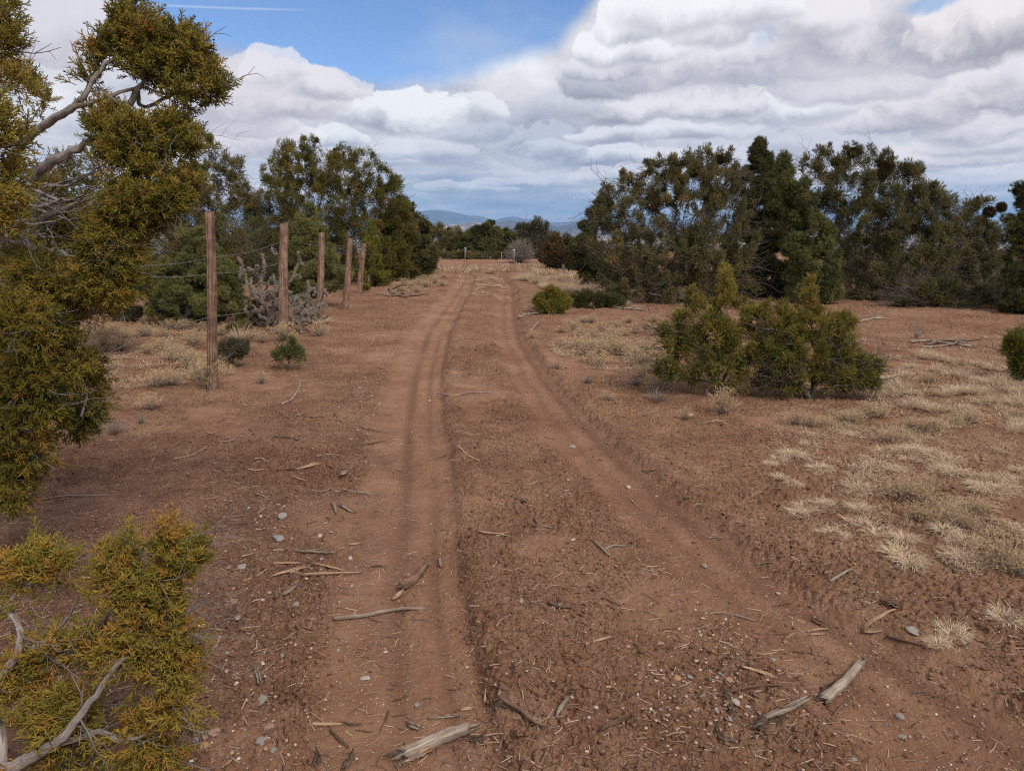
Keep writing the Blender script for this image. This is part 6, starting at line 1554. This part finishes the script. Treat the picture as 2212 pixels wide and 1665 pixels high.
def cover(name, polys, n, seed, L=.10, bw=.0020):
    r = np.random.default_rng(seed); X, Y = [], []
    for (cx, cy, rx, ry, wgt) in polys:
        m = int(n * wgt); a = r.uniform(0, 6.28, m); q = np.sqrt(r.uniform(size=m)); px = cx + np.cos(a) * q * rx; py = cy + np.sin(a) * q * ry
        x, y = flat_np(px, py); c = fbm(x * 2.4 + 3, y * 2.4, 3); k = r.uniform(size=m) < .06 + 2.0 * np.clip(c - .02, 0, 1); X.append(x[k]); Y.append(y[k])
    x = np.concatenate(X); y = np.concatenate(Y); z = gz(x, y); n = len(x); g = Geo()
    V, F, t, P = blades(r, 14, L * .7, L, lean=(.3, 1.35), curl=.9, w=bw, S=4)
    s = r.uniform(.5, 1.5, n)[:, None, None]; a = r.uniform(0, 6.28, n)[:, None]; Q = V[None] * s
    W3 = np.stack([Q[..., 0] * np.cos(a) - Q[..., 1] * np.sin(a) + x[:, None], Q[..., 0] * np.sin(a) + Q[..., 1] * np.cos(a) + y[:, None], Q[..., 2] + z[:, None]], -1)
    FX = (F[None] + (np.arange(n) * len(V))[:, None, None]).reshape(-1, 4)
    g.add(W3.reshape(-1, 3), F4=FX, tint=np.clip(t[None] * .8 + r.uniform(-.35, .25, n)[:, None], 0, 1).ravel())
    o = link(name, g.mesh(name), M['straw']); o['kind'] = 'stuff'
cover('sparse_dry_grass', [(2060, 850, 200, 80, .30), (2000, 760, 200, 40, .12), (1320, 750, 130, 55, .2), (1240, 640, 120, 30, .12), (300, 760, 170, 80, .25), (1050, 625, 50, 26, .05), (1000, 600, 120, 12, .05),
                           (880, 620, 70, 22, .08)], 9000, 61, .065)
cover('sparse_dry_grass', [(1960, 960, 230, 70, .35), (2000, 1070, 190, 80, .35), (2120, 1190, 90, 60, .12), (1760, 930, 130, 50, .10)], 9000, 62, .040, .0012)
# ------------------------------------------------------------------ loose crumbs, grit and litter
def mat_gravel():
    m, N, b = mat("gravel")
    t = N.attr('tint')
    N.put(b.inputs['Base Color'], N.ramp(t, [(0.0, (.15, .12, .10)), (.3, (.26, .19, .15)), (.55, (.34, .21, .15)), (.8, (.41, .29, .21)), (1.0, (.52, .44, .36))])); return m
def crumbs(name, n, sizes, box_w, material, tint_fn, seed, cond, flat_=.6, sub=1, lift=.15):
    import bmesh
    r = np.random.default_rng(seed)
    bm = bmesh.new(); bmesh.ops.create_icosphere(bm, subdivisions=sub, radius=1)
    BV = np.array([v.co[:] for v in bm.verts]); BF = np.array([[v.index for v in f.verts] for f in bm.faces]); bm.free()
    x, y = box_w(r, n)
    k = cond(x, y, r); x, y = x[k], y[k]; n = len(x); z = gz(x, y)
    tm = []
    for q in range(6):
        V = BV * (1 + r.normal(size=(len(BV), 1)) * .22); V[:, 2] *= flat_; tm.append(V)
    w = r.integers(0, 6, n); s = np.exp(r.uniform(np.log(sizes[0]), np.log(sizes[1]), n)); a = r.uniform(0, 6.28, n)
    st = np.stack([s * r.uniform(.7, 1.4, n), s * r.uniform(.7, 1.2, n), s], -1)
    T = np.array(tm)[w] * st[:, None]
    V = np.stack([T[..., 0] * np.cos(a)[:, None] - T[..., 1] * np.sin(a)[:, None] + x[:, None], T[..., 0] * np.sin(a)[:, None] + T[..., 1] * np.cos(a)[:, None] + y[:, None], T[..., 2] + z[:, None] + (s * lift)[:, None]], -1)
    F = (BF[None] + (np.arange(n) * len(BV))[:, None, None]).reshape(-1, 3)
    o = link(name, mesh_from(name, V.reshape(-1, 3), F, dict(tint=np.repeat(tint_fn(r, n), len(BV))), smooth=False), material); o['kind'] = 'stuff'
def view_box(r, n):
    px = r.uniform(-150, 2360, n); py = 1720 - 1050 * r.uniform(size=n) ** .75; return flat_np(px, py)
def roughness_cond(x, y, r):
    _, rut, _, _ = ground_parts(x, y); cl = fbm(x * 1.1 + 9, y * 1.1, 3)
    return (r.uniform(size=len(x)) > rut * 1.02) & (r.uniform(size=len(x)) < .35 + 1.5 * np.clip(cl + .15, 0, 1))
crumbs('soil_clods', 40000, (.003, .012), view_box, M['soil'], lambda r, n: np.zeros(n), 31, roughness_cond, .65, 1, .1)
def grit_cond(x, y, r):
    _, rut, _, _ = ground_parts(x, y)
    return r.uniform(size=len(x)) < .55
crumbs('gravel', 9000, (.0015, .006), view_box, mat_gravel(), lambda r, n: r.uniform(0, 1, n), 32, grit_cond, .6, 1, .3)
def patch_box(r, n):
    c = np.array([(1480, 1470, 60), (1590, 1520, 55), (1530, 1385, 45), (620, 1300, 90), (560, 1440, 70), (640, 1130, 70), (760, 960, 50), (790, 760, 40), (1470, 1560, 60), (1620, 1500, 60), (1400, 1560, 80), (540, 1590, 60)])
    w = r.integers(0, len(c), n); return flat_np(c[w, 0] + r.normal(size=n) * c[w, 2], c[w, 1] + r.normal(size=n) * c[w, 2] * .8)
crumbs('pebble_patches', 520, (.0025, .008), patch_box, mat_gravel(), lambda r, n: r.uniform(0, 1, n), 33, lambda x, y, r: y > 1.2, .55, 2, .3)
def litter():
    r = np.random.default_rng(50); x, y = view_box(r, 15000)
    _, rut, _, duff = ground_parts(x, y)
    k = r.uniform(size=len(x)) < (.45 * (1 - rut) + .12 + duff); x, y = x[k], y[k]; n = len(x); z = gz(x, y) + .003
    a = r.uniform(0, 6.28, n); L = r.uniform(.008, .038, n); w = r.uniform(.0008, .0019, n)
    d = np.stack([np.cos(a), np.sin(a), r.normal(size=n) * .18], -1); s = np.stack([-np.sin(a), np.cos(a), np.zeros(n)], -1); c = np.stack([x, y, z], -1); up = np.array([0, 0, 1.0])
    e0, e1 = c - d * L[:, None], c + d * L[:, None]; wv = w[:, None]
    m_ = c + s * (r.normal(size=n) * .12 * L)[:, None]
    V = np.stack([e0 - s * wv, e0 + s * wv, e0 + up * wv, m_ - s * wv, m_ + s * wv, m_ + up * wv * 1.2, e1 - s * wv, e1 + s * wv, e1 + up * wv], 1)
    f = []
    for q in (0, 3): f += [[q, q + 2, q + 5, q + 3], [q + 2, q + 1, q + 4, q + 5]]
    F = (np.array(f)[None] + (np.arange(n) * 9)[:, None, None]).reshape(-1, 4)
    o = link('needle_litter', mesh_from('needle_litter', V.reshape(-1, 3), F, dict(tint=np.repeat(np.clip(r.normal(.5, .3, n), 0, 1), 9))), mat_leaf('litter', [(0.0, (.06, .04, .03)), (.5, (.20, .13, .09)), (1.0, (.48, .37, .26))])); o['kind'] = 'stuff'
litter()
def haze():
    m = bpy.data.materials.new("haze_air"); m.use_nodes = True; t = m.node_tree; t.nodes.clear()
    v = t.nodes.new('ShaderNodeVolumePrincipled'); o = t.nodes.new('ShaderNodeOutputMaterial')
    v.inputs['Color'].default_value = (0.34, 0.60, 1.0, 1); v.inputs['Density'].default_value = 0.000068
    v.inputs['Anisotropy'].default_value = 0.0
    t.links.new(v.outputs[0], o.inputs['Volume'])
    x, y0, y1, z0, z1 = 24000, -24000, 27000, -130, 430
    V = np.array([(sx * 27000, y, z) for sx in (-1, 1) for y in (-27000, 27000) for z in (z0, z1)], float)
    F = np.array([(0, 1, 3, 2), (4, 6, 7, 5), (0, 4, 5, 1), (2, 3, 7, 6), (0, 2, 6, 4), (1, 5, 7, 3)])
    h = link('haze', mesh_from('haze', V, F), m); h['kind'] = 'stuff'
haze()
